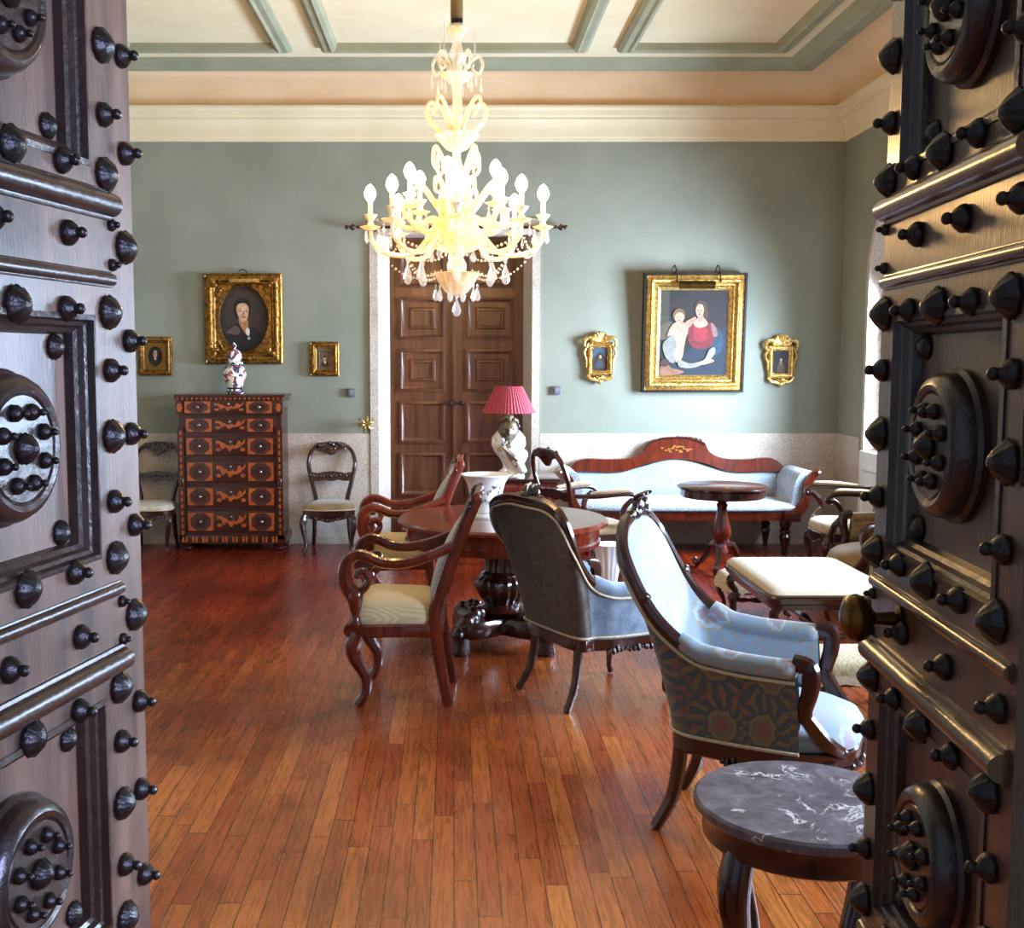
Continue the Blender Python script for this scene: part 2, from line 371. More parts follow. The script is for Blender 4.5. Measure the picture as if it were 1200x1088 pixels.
# right wall with three arched window openings
WIN=[(8.0,9.3),(5.0,6.3),(2.1,3.4)]; ZS,SILL,WT=2.33,.90,.5
def arch(y0,y1,n=14):
    r=(y1-y0)/2; return [(y1-r+r*math.cos(PI-PI*i/n),ZS+r*math.sin(PI-PI*i/n)) for i in range(n+1)]
b=B(); f=lambda a,c,t:(XR+t,a,c)
ys=[Y0]+[y for w in sorted(WIN) for y in w]+[Y1]
for i in range(0,len(ys),2): b.prism([(ys[i],0),(ys[i+1],0),(ys[i+1],4.1),(ys[i],4.1)],f,0,WT)
for y0,y1 in WIN:
    b.prism([(y0,0),(y1,0),(y1,SILL),(y0,SILL)],f,.0,WT)
    A=arch(y0,y1); h=len(A)//2
    b.prism(A[:h+1]+[((y0+y1)/2,4.1),(y0,4.1)],f,0,WT); b.prism(A[h:]+[(y1,4.1),((y0+y1)/2,4.1)],f,0,WT)
struct(b,'wall_right',M['wall'],smooth=0)
for k,(y0,y1) in enumerate(WIN):
    # stone surround, lining the reveal and 10 cm of wall face
    b=B(); path=[(y0,SILL)]+arch(y0,y1)+[(y1,SILL)]
    rows=[]; cy=(y0+y1)/2
    for (a,c) in path:
        if c<=ZS: d=Vector((-1 if a<cy else 1,0))
        else: d=Vector((a-cy,c-ZS)).normalized()
        rows.append([(XR,a+d[0]*.05,c+d[1]*.05),(XR-.012,a+d[0]*.05,c+d[1]*.05),(XR-.012,a-d[0]*.006,c-d[1]*.006),(XR+.49,a-d[0]*.006,c-d[1]*.006)])
    b.grid(rows); struct(b,'trim_%d'%(20+k),M['granite'],smooth=30)
    # window: white frame, glazing bars, glass
    e=bpy.data.objects.new('window_%d'%(k+1),None); COL.objects.link(e); e['kind']='structure'
    b=B(); xf=XR+.13
    rows=[]
    inner=[(y0+.07,SILL+.07)]+[(cy+(a-cy)*.89,ZS+(c-ZS)*.89) for a,c in arch(y0,y1)]+[(y1-.07,SILL+.07)]
    outer=[(y0+.008,SILL)]+[(cy+(a-cy)*.985,ZS+(c-ZS)*.985) for a,c in arch(y0,y1)]+[(y1-.008,SILL)]
    b.grid([[(x,p[0],p[1]) for p,x in ((outer[i],xf),(inner[i],xf),(inner[i],xf+.06),(outer[i],xf+.06))] for i in range(len(outer))],closeu=True,closev=True)
    b.box((xf+.03,cy,(SILL+ZS+.6)/2),(.05,.06,ZS+.58-SILL))
    for z in (SILL+.5,SILL+.97,ZS): b.box((xf+.03,cy,z),(.04,y1-y0-.1,.035))
    b.build('window_frame',M['white'],e)
    b=B(); b.face([b.v((xf+.032,a,c)) for a,c in inner]); b.build('pane',M['glass'],e,0)
    b=B(); b.box((XR-.01,cy,SILL/2),(.05,1.36,SILL),0,.01)
    for s in (-1,1): b.rect([(0,0),(.03,.02),(.05,.02),(.07,.0)],cy+s*.33-.27,cy+s*.33+.27,.15,.8,lambda a,c,h:(XR-.036-h,a,c))
    b.build('window_back_panel',M['white'],e)
# stone dado around the room
b=B(); 
b.box(((XL-.755)/2,Y1-.006,.5),(-.755-XL,.012,1.0)); b.box(((.77+XR)/2,Y1-.006,.5),(XR-.77,.012,1.0)); struct(b,'trim_1',M['granite'],smooth=0)
b=B(); b.box((XL+.006,5.6,.5),(.012,8.7,1.0)); struct(b,'trim_2',M['granite'],smooth=0)
b=B()
for a,c in ((Y0,2.0),(3.5,4.9),(6.4,7.9),(9.4,Y1)): b.box((XR-.006,(a+c)/2,.5),(.012,c-a,1.0))
struct(b,'trim_3',M['granite'],smooth=0)
for nm,bx in (('left',((XL-.755)/2,Y1-.012,-.755-XL)),('back',((.77+XR)/2,Y1-.012,XR-.77))):
    b=B(); b.box((bx[0],bx[1]-.004,.035),(bx[2],.03,.07)); struct(b,'baseboard_'+nm,M['granite'],smooth=0)
# cornice, cove, ceiling mouldings
def ring(prof,x0,x1,y0,y1,name,mat):
    b=B(); b.grid([[(x0+p,y0+p,z),(x1-p,y0+p,z),(x1-p,y1-p,z),(x0+p,y1-p,z)] for p,z in prof],closev=True); struct(b,name,mat,smooth=25)
ring([(0,3.565),(.022,3.565),(.025,3.595),(.03,3.60),(.035,3.66),(.05,3.70),(.075,3.735),(.085,3.74),(.085,3.76),(.10,3.77),(.115,3.81),(.14,3.83),(.14,3.85),(.09,3.86)],XL,XR,Y0,Y1,'trim_4',M['plaster'])
ring([(.09,3.858)]+[(.10+.36*(1-math.cos(a)),3.858+.242*math.sin(a)) for a in [i*PI/2/10 for i in range(11)]],XL,XR,Y0,Y1,'trim_5',M['cove'])
MO=[(0,ZC+.01),(0,ZC-.03),(.04,ZC-.055),(.10,ZC-.055),(.15,ZC-.075),(.20,ZC-.055),(.25,ZC-.02),(.27,ZC+.01)]
ring([(p+.45,z) for p,z in MO],XL,XR,Y0,Y1,'trim_6',M['trim'])
n=7
for x0,x1 in ((-2.64,-1.27),(-1.04,1.05),(1.28,2.63)):
    for y0,y1 in ((2.2,5.45),(5.7,8.98)):
        ring([(0,ZC+.01),(0,ZC-.03),(.03,ZC-.05),(.07,ZC-.05),(.09,ZC-.065),(.12,ZC-.05),(.14,ZC+.01)],x0,x1,y0,y1,'trim_%d'%n,M['trim']); n+=1
# back door: stone jambs and panelled double door
b=B(); 
for xo,xi,xd in ((-.749,DXL,-.585),(.764,DXR,.632)):
    f=lambda a,c,t:(a,c,t)
    b.prism([(xo,Y1-.02),(xi,Y1-.02),(xd,Y1+.2),(xd,Y1+.28),(xo,Y1+.28)],f,0,DZ+.1)
b.box((0,Y1+.1,DZ+.02),(1.5,.24,.12)); struct(b,'trim_30',M['granite'],smooth=0)
YD=Y1+.235
e=bpy.data.objects.new('door_1',None); COL.objects.link(e); e['kind']='structure'
for s,xa,xb in ((-1,-.59,.012),(1,.018,.64)):
    b=B(); b.box(((xa+xb)/2,YD+.03,1.395),(xb-xa-.004,.05,2.79))
    zs=[.02,.36,.85,1.325,1.80,2.27,2.77]
    for i in range(6):
        z0,z1=zs[i]+.045,zs[i+1]-.045; x0,x1=xa+.09,xb-.09
        b.rect([(-.0,-.001),(0,.016),(.02,.022),(.035,.004),(.05,-.004)],x0,x1,z0,z1,lambda a,c,h:(a,YD+.004-h,c))
        if i in (3,4): b.rect([(.09,-.002),(.10,.01),(.115,.012),(.12,.012),(.125,.0)],x0,x1,z0,z1,lambda a,c,h:(a,YD+.004-h,c))
    if s<0: b.box((.005,YD-.005,1.395),(.03,.03,2.78))
    b.build('door_leaf',M['doorwood'],e)
    b=B(); b.lathe([(.0,0),(.012,0),(.01,.02),(.02,.03),(.022,.045),(.012,.055),(0,.056)],(xb-.05 if s<0 else xa+.05,YD,1.265),12,M=Matrix.Rotation(PI/2,4,'X')); b.build('door_knob',M['stud'],e)
# curtain rod above the door
t=thing('curtain_rod','thin dark curtain rod on the wall above the back double door, behind the chandelier','curtain rod',(.025,9.9,2.82))
b=B(); b.tube([(-.86,0,0),(.86,0,0)],.013); b.build('rod',M['darkw'],t)
for s in (-1,1):
    b=B(); b.lumps([(s*.87,0,0),(s*.96,0,0)],5,.02,3); b.build('finial',M['carved'],t)
    b=B(); b.tube([(s*.72,.05,-.03),(s*.72,.0,-.015)],.012); b.build('bracket',M['darkw'],t)
# ================================================================ STUDDED HALL DOORS
def revolve(prof,seg,flute=None):
    b=B(); b.lathe(prof,seg=seg,flute=flute); return b
def proto(prof,seg,flute,mat,name):
    b=revolve(prof,seg,flute); o=b.build(name,mat,None,50); me=o.data; bpy.data.objects.remove(o); return me
ME_cone=proto([(.019,0),(.0205,.004),(.0195,.010),(.0135,.019),(.0085,.023),(.0075,.026),(.009,.031),(.008,.036),(.004,.040),(0,.041)],18,None,M['stud'],'cone_stud')
ME_ros=proto([(.026,0,.03),(.0285,.004,.04),(.027,.009,.05),(.017,.021,.06),(.006,.029,.05),(0,.030)],36,12,M['stud'],'rosette_stud')
ME_hex=proto([(.032,0),(.037,.006),(.035,.014),(.02,.034),(.006,.045),(0,.046)],6,None,M['stud'],'rosette_stud')
ME_hex2=proto([(.027,0,.05),(.0295,.004,.06),(.028,.009,.06),(.017,.024,.06),(.006,.034,.03),(0,.035)],32,8,M['stud'],'rosette_stud')
ME_small=proto([(.010,0),(.011,.003),(.009,.009),(.005,.012),(.0055,.017),(.0025,.021),(0,.022)],12,None,M['stud'],'small_stud')
def studded_door(name,label,x0,th,side,wide,roset):
    """local frame: a = distance from the free edge toward the hinge, c = height, t = out of the carved face"""
    d=Vector((-math.sin(th),-math.cos(th),0)); nrm=Vector((-side*math.cos(th),side*math.sin(th),0))
    e=thing(name,label,'door',(x0,1.95,0)); e['kind']='structure'
    P=lambda a,c,t: d*a+nrm*t+Vector((0,0,c))
    sh=.065 if wide else 0.0; OW=M['oldwood'] if wide else M['oldwoodr']; W=.625+sh
    rot=Matrix((d,Vector((0,0,1)),nrm)).transposed().to_euler() if side>0 else Matrix((-d,Vector((0,0,1)),nrm)).transposed().to_euler()
    PC=[.252+.636*i for i in range(5)]; RC=[.252+.318+.636*i for i in range(4)]
    zt=3.12
    # stiles and rails (full thickness boards) with recessed panels
    b=B()
    def slab(a0,a1,c0,c1,t0,t1): b.prism([(a0,c0),(a1,c0),(a1,c1),(a0,c1)],P,t0,t1)
    slab(0,.075+sh,.02,zt,-.06,0); slab(.55+sh,W,.02,zt,-.06,0)
    edges=[.02]+[z for c in PC for z in (c-.2,c+.2)]+[zt]
    for i in range(0,len(edges),2): slab(.075+sh,.55+sh,edges[i],edges[i+1],-.06,0)
    b.build('door_frame',OW,e,0)
    for c in PC:
        b=B(); slab(.08+sh,.545+sh,c-.198,c+.198,-.055,-.036); b.build('panel',OW,e,0)
        b=B(); b.rect([(0,-.04),(0,.003),(.009,.005),(.012,-.006),(.018,-.009),(.022,-.018),(.029,-.022),(.033,-.037),(.036,-.04)],.075+sh,.55+sh,c-.2,c+.2,P); b.build('panel_moulding',M['oldwoodd'],e,30)
    for i,c in enumerate(RC):
        up=1 if c>1.5 else -1
        for z,w,h in ((c+up*.064,.019,.026),(c-up*.058,.010,.012)):
            b=B(); prof=[(-w*1.35,0),(-w*1.3,h*.2),(-w*1.05,h*.28)]+[(-w*math.cos(k*PI/8),h*.28+h*.72*math.sin(k*PI/8)) for k in range(9)]+[(w*1.05,h*.28),(w*1.3,h*.2),(w*1.35,0)]
            V=b.grid([[P(a,z+q[0],q[1]) for q in prof] for a in (.016+sh,.61+sh)]); b.face(V[0]); b.face(V[1][::-1]); b.build('rail_bead',M['oldwoodd'] if wide else M['bead'],e,50)
    studs=[]   # (mesh, kind, a, c, t)
    K=ME_ros if roset else ME_hex2
    for c in RC:
        for s in (-1,1):
            for j,a in enumerate((.03,.163,.295,.43,.56)): studs.append((K if j%2==0 else ME_cone,a+sh,c+s*.112,0,1))
            studs.append((ME_small,.012+sh,c+s*.033,0,1))
        for a in ((.15,.345,.54) if wide else (.19,.387,.58)): studs.append((ME_cone,a+sh,c+.005,0,1))
        if wide: studs.append((K,.034,c,0,1))
    for c in PC:
        for a in (.03+sh,.575+sh):
            studs.append((K,a,c,0,1))
            for s in (-1,1): studs.append((ME_cone,a,c+s*.11,0,1))
        if wide:
            studs.append((ME_cone,.03,c,0,1))
            for s in (-1,1): studs.append((ME_cone,.026,c+s*.16,0,1))
        for s in (-1,1):
            for a in (.138,.487): studs.append((ME_ros,a+sh,c+s*.148,-.036,.72))
    far=B()
    for me,a,c,t,sc in studs:
        m=Matrix.Translation(P(a,c,t))@rot.to_matrix().to_4x4()@Matrix.Scale(sc,4)
        if .55<c<2.3 and a<.6+sh: 
            linked(me.name.split('.')[0],me,e,P(a,c,t),rot,(sc,sc,sc*.85))
        else:
            tmp=me.copy(); tmp.transform(m); far.bm.from_mesh(tmp); bpy.data.meshes.remove(tmp)
    far.build('stud',M['stud'],e,50,kind='stuff')
    for c in PC:
        b=B(); b.lathe([(.116,0),(.116,.010),(.110,.016),(.108,.032),(.101,.044),(.091,.049),(.083,.046),(.08,.041),(.077,.045),(.0,.045)],seg=40)
        m=b.build('medallion',M['oldwoodd'],e,35); m.location=P(.30+sh,c,-.036); m.rotation_euler=rot
        if .6<c<2.3:
            linked('rosette_stud',ME_ros,m,(0,0,.045),None,(.8,)*3)
            for k in range(8):
                a=2*PI*(k+.5)/8; linked('small_stud',ME_cone,m,(.056*math.cos(a),.056*math.sin(a),.045),None,(.62,)*3)
    if not wide:
        b=B(); q=[P(.05,1.215,.0)]
        mm=rot.to_matrix().to_4x4()
        b.lathe([(.02,0),(.022,.006),(.012,.012),(.010,.042),(.018,.048),(.034,.056),(.040,.072),(.035,.088),(.016,.096),(0,.097)],seg=20)
        o=b.build('door_knob',M['brass'],e,50); o.location=P(.17,1.23,0); o.rotation_euler=rot
    b=B()
    for z in (.4,1.5,2.7): b.tube([P(W+.012,z,.0),P(W+.012,z+.16,.0)],.014)
    b.build('hinge',M['stud'],e)
    return e
studded_door('door_2','dark studded hall door leaf filling the left edge, blue-lit with round carved medallions',-.557,rad(11.2),-1,True,True)
studded_door('door_3','dark studded hall door leaf filling the right edge, gold-lit with a brass knob',.746,rad(5.1),1,False,False)
# ================================================================ FURNITURE (local frames face -y)
def heading(hx,hy): return math.atan2(hx,-hy)
def oval(rx,ry,n=24,c=(0,0),p=2.0):
    o=[]
    for i in range(n):
        a=2*PI*i/n; ca,sa=math.cos(a),math.sin(a)
        o.append((c[0]+rx*math.copysign(abs(ca)**(2/p),ca),c[1]+ry*math.copysign(abs(sa)**(2/p),sa)))
    return o
def cab_leg(t,x,y,z,sx,sy,mat,r=.024,name='leg',k=1.0):
    """cabriole leg: knee swells outward, ankle tucks in, toe flicks out"""
    b=B(); q=[(x,y,z),(x+sx*.02*k,y+sy*.02*k,z*.84),(x+sx*.022*k,y+sy*.022*k,z*.66),(x+sx*.0,y,z*.38),(x-sx*.008*k,y-sy*.008*k,z*.16),(x+sx*.006*k,y+sy*.006*k,.03),(x+sx*.02*k,y+sy*.02*k,.012)]
    b.tube(cr(q,4),[r*1.1,r*1.25,r*1.05,r*.75,r*.6,r*.62,r*.75],8); return b.build(name,mat,t)
def sabre_leg(t,x,y,z,dx,dy,mat,r=.022,name='leg'):
    b=B(); b.tube(cr([(x,y,z),(x+dx*.1,y+dy*.1,z*.7),(x+dx*.35,y+dy*.35,z*.35),(x+dx,y+dy,0.004)],4),[(r*1.1,r*1.15),(r,r),(r*.9,r*.9),(r*.75,r*.8)],8); return b.build(name,mat,t)
def turned(t,x,y,z0,z1,r,mat,name='leg',seg=16):
    h=z1-z0; b=B(); b.lathe([(r*.45,z0),(r*.55,z0+h*.04),(r*.5,z0+h*.1),(r*.8,z0+h*.35),(r,z0+h*.5),(r*.7,z0+h*.58),(r*.95,z0+h*.62),(r*.95,z0+h*.68),(r*.65,z0+h*.72),(r*.9,z0+h*.8),(r,z0+h*.86),(r,z0+h)],(x,y,0),seg); return b.build(name,mat,t)
# ---------------------------------------------------------------- carved balloon-back chairs
def balloon_back(t,wood,carv,zs,y0,top,wmax,wlow,rake):
    H=top-zs
    half=[(wlow*.5,zs-.02),(wlow*.47,zs+H*.12),(wlow*.55,zs+H*.3),(wmax*.49,zs+H*.58),(wmax*.5,zs+H*.72),(wmax*.42,zs+H*.88),(wmax*.25,zs+H*.97),(.0,zs+H*.985)]
    yy=lambda z:y0+rake*((z-zs)/H)**1.2 if z>zs else y0
    R_=[(x,yy(z),z) for x,z in half]; L=[(-x,y,z) for x,y,z in R_[:-1]]
    b=B(); b.tube(cr(R_+L[::-1],5),[(.016,.022),(.017,.02),(.02,.017),(.02,.017),(.017,.02),(.016,.022)],8,up=(0,-1,0)); b.build('back_frame',wood,t)
    b=B(); n=15; up=[]; 
    for i in range(n): 
        a=i/(n-1); x=(a-.5)*wmax*.62; up.append((x,zs+H*(.955+.05*math.sin(a*PI)**.7+.012*math.cos(a*PI*6))))
    lo=[(x,zs+H*(.90-.10*math.exp(-(x/.05)**2))) for x in [wmax*.62*(.5-i/10) for i in range(11)]]
    b.prism(up+lo,lambda a,c,t_:(a,yy(c)-.022+t_,c),0,.045,.006)
    b.lumps([(x,yy(z)-.022,z-.012) for x,z in up],16,.015,5); b.lumps([(-.03,yy(top)-.026,zs+H*.9),(.03,yy(top)-.026,zs+H*.9)],6,.018,9); b.build('crest',carv,t)
    b=B(); zc=zs+H*.46; wr=wmax*.5*.93; up=[(x,zc+.03+.014*abs(math.sin(x/wr*PI*1.5))+.02*math.exp(-(x/.03)**2)) for x in [-wr+2*wr*i/20 for i in range(21)]]
    lo=[(x,zc-.025-.012*abs(math.cos(x/wr*PI*1.5))) for x in [wr-2*wr*i/20 for i in range(21)]]
    b.prism(up+lo,lambda a,c,t_:(a,yy(c)-.012+t_,c),0,.024,.004)
    b.lumps([(x,yy(zc)-.014,zc+.01) for x,z in up],14,.014,11); b.build('back_rail',carv,t)
def seat_frame(t,mat,outline,z0,z1,name='seat_rail',carv=None,front=None):
    b=B(); b.prism(outline,lambda a,c,t_:(a,c,t_),z0,z1,.006)
    o=b.build(name,mat,t)
    if carv:
        b=B(); x0,x1,y=front; n=13
        lo=[(x0+(x1-x0)*i/n,z0-.006-.03*math.sin(i/n*PI)**2-.01*abs(math.sin(i/n*PI*3))) for i in range(n+1)]
        b.prism([(x0,z0+.02),(x1,z0+.02)]+lo[::-1],lambda a,c,t_:(a,y-.004+t_,c),0,.022,.004); b.lumps([(a,y-.006,c+.012) for a,c in lo],12,.011,3); b.build('apron_carving',carv,t)
SEATP=[(-.16,.2),(-.2,.1),(-.225,-.1),(-.2,-.2),(-.1,-.232),(0,-.24),(.1,-.232),(.2,-.2),(.225,-.1),(.2,.1),(.16,.2),(0,.21)]
def seat_outline(k=1.0,dy=0): return [(p.x,p.y) for p in cr([(x*k,y*k+dy,0) for x,y in SEATP],3)]
def make_side_chair(name,label,seatm,loc,rz,group=None):
    t=thing(name,label,'chair',loc,rz,group)
    b=B(); b.cushion(seat_outline(.98),.375,.435,.7); b.build('seat',seatm,t)
    b=B(); b.tube([(x*1.005,y*1.005,.376) for x,y in seat_outline()],.006,6,closed=True); b.build('piping',M['pipe'],t)
    seat_frame(t,M['darkw'],seat_outline(1.0),.315,.372,carv=M['carved'],front=(-.17,.17,-.225))
    for s in (-1,1): cab_leg(t,s*.2,-.19,.33,s*.7,-.7,M['darkw']); sabre_leg(t,s*.15,.185,.34,s*.02,.06,M['darkw'])
    balloon_back(t,M['darkw'],M['carved'],.36,.195,.92,.41,.30,.10); return t
make_side_chair('side_chair','carved balloon-back chair with pale floral seat, left of the inlaid chest',M['greys'],(-2.655,9.62,0),rad(-2),'balloon-back chairs by the chest')
make_side_chair('side_chair','carved balloon-back chair with brown velvet seat, between the chest and the back door',M['tan'],(-1.085,9.63,0),rad(2),'balloon-back chairs by the chest')
# ---------------------------------------------------------------- open armchairs with padded arms and balloon back
def make_open_armchair(name,label,seatm,padm,loc,rz,high=False):
    t=thing(name,label,'armchair',loc,rz)
    k=1.16; out=seat_outline(k)
    b=B(); b.cushion([(x*.97,y*.97) for x,y in out],.36,.46,.6); b.build('seat',seatm,t)
    seat_frame(t,M['darkw'],out,.30,.362,carv=M['carved'],front=(-.2,.2,-.262))
    for s in (-1,1):
        cab_leg(t,s*.23,-.22,.33,s*.7,-.7,M['darkw'],.027); sabre_leg(t,s*.18,.215,.33,s*.02,.08,M['darkw'])
        b=B(); b.tube(cr([(s*.20,.25,.66),(s*.25,.1,.655),(s*.275,-.1,.665),(s*.28,-.2,.66),(s*.28,-.245,.635),(s*.275,-.235,.605),(s*.27,-.21,.61)],4),[(.018,.022)]*7,8); 
        b.tube(cr([(s*.275,-.21,.62),(s*.27,-.15,.57),(s*.262,-.13,.50),(s*.258,-.18,.43),(s*.25,-.2,.36),(s*.24,-.19,.30)],4),[(.018,.018),(.022,.024),(.02,.022),(.026,.03),(.024,.026),(.02,.02)],8); b.build('arm',M['darkw'],t)
        b=B(); b.tube(cr([(s*.235,.14,.675),(s*.262,.0,.685),(s*.277,-.15,.69),(s*.278,-.19,.682)],5),[(.012,.02),(.02,.03),(.02,.03),(.012,.02)],10,up=(0,0,1)); b.build('arm_pad',padm,t)
    balloon_back(t,M['darkw'],M['carved'],.36,.235,1.0,.47,.36,.16)
    if high:
        b=B(); b.cushion(oval(.16,.2,20),0,.05,.6); o=b.build('back_pad',padm,t); o.rotation_euler=(rad(90-17),0,0); o.location=(0,.285,.66)
    return t
# ---------------------------------------------------------------- scroll-arm chairs at the table
def make_scroll_chair(name,label,loc,rz,wd,group):
    t=thing(name,label,'armchair',loc,rz,group); W=M[wd]
    out=[(p.x,p.y) for p in cr([(-.20,.19,0),(-.225,.0,0),(-.245,-.19,0),(-.2,-.235,0),(0,-.245,0),(.2,-.235,0),(.245,-.19,0),(.225,0,0),(.20,.19,0),(0,.195,0)],3)]
    b=B(); b.cushion([(x*.93,y*.95) for x,y in out],.39,.535,.55); b.build('seat',M['cream'],t)
    b=B(); b.prism(out,lambda a,c,t_:(a,c,t_),.335,.40,.01); b.tube([(-.245,-.235,.37),(.245,-.235,.37)],.034,12); b.build('seat_rail',W,t)
    for s in (-1,1):
        b=B(); x=s*.225
        b.tube(cr([(x,-.205,.36),(x,-.228,.29),(x,-.215,.23),(x,-.165,.14),(x,-.17,.06),(x,-.205,.005)],5),[(.034,.036),(.034,.038),(.03,.034),(.026,.028),(.024,.025),(.026,.027)],8,up=(1,0,0)); b.build('leg',W,t)
        x=s*.2
        b=B(); b.tube(cr([(x,.23,.004),(x,.19,.2),(x,.165,.37),(x,.175,.48),(x,.235,.68),(x*1.02,.30,.86),(x*1.02,.345,.965),(x*1.02,.36,1.0),(x*1.02,.352,1.025)],4),[(.02,.026),(.023,.03),(.028,.036),(.026,.036),(.024,.034),(.022,.032),(.022,.03),(.026,.03),(.02,.024)],8,up=(1,0,0)); b.build('back_stile',W,t)
        b=B(); x=s*.245
        q=cr([(s*.215,.26,.785),(s*.232,.15,.735),(x,.03,.70),(x,-.08,.70),(x,-.15,.728),(x,-.205,.735),(x,-.25,.70),(x,-.262,.64),(x,-.245,.58),(x,-.215,.545)],5)
        b.tube(q,[(.02,.024),(.022,.025),(.023,.026),(.023,.026),(.024,.027),(.024,.028),(.025,.03),(.027,.034),(.03,.038),(.034,.044)],8,up=(1,0,0))
        b.tube(cr([(x,-.215,.55),(x,-.17,.575),(x,-.145,.62),(x,-.165,.655),(x,-.195,.65),(x,-.2,.625)],4),[(.02,.028),(.018,.02),(.018,.018),(.02,.02),(.02,.02),(.016,.016)],8,up=(1,0,0))
        b.lathe([(.022,.39),(.03,.41),(.024,.43),(.018,.45),(.026,.47),(.038,.52),(.04,.555),(.03,.57)],(x,-.21,0),14); b.build('arm',W,t)
    b=B(); n=14; up=[((i/n-.5)*.46,.985+.055*math.sin(i/n*PI)**.8+.01*math.cos(i/n*PI*4)) for i in range(n+1)]
    lo=[((.5-i/n)*.44,.90-.02*math.sin(i/n*PI)) for i in range(n+1)]
    b.prism(up+lo,lambda a,c,t_:(a,.30+(c-.86)*.4-.015+t_-.25*a*a,c),0,.034,.006); b.lumps([(a,.335,c-.03) for a,c in up],12,.016,4); b.build('crest_rail',M['carved'] if wd!='redw' else W,t)
    b=B(); rows=[]
    for i in range(9):
        z=.43+.48*i/8; yc=.165+.15*max(0,(z-.45)/.45)**1.15; row=[]
        for j in range(16):
            a=2*PI*j/16; e=math.sin(PI*(i+.15)/8.3)**.5
            row.append((.175*math.cos(a),yc-.012+(.055 if math.sin(a)<0 else .02)*math.sin(a)*e,z))
        rows.append(row)
    V=b.grid(rows,closev=True); b.face(V[0][::-1]); b.face(V[-1]); b.build('back_cushion',M['bluev'] if wd=='redw' else M['sofa'],t)
    return t
make_scroll_chair('scroll_armchair','mahogany scroll-arm chair with cream seat, at the near left side of the round table',(-.245,5.41,0),rad(-93),'mahog','scroll-arm chairs at the round table')
make_scroll_chair('scroll_armchair','reddish scroll-arm chair behind the near one, at the far left side of the round table',(-.33,7.12,0),rad(-87),'redw','scroll-arm chairs at the round table')
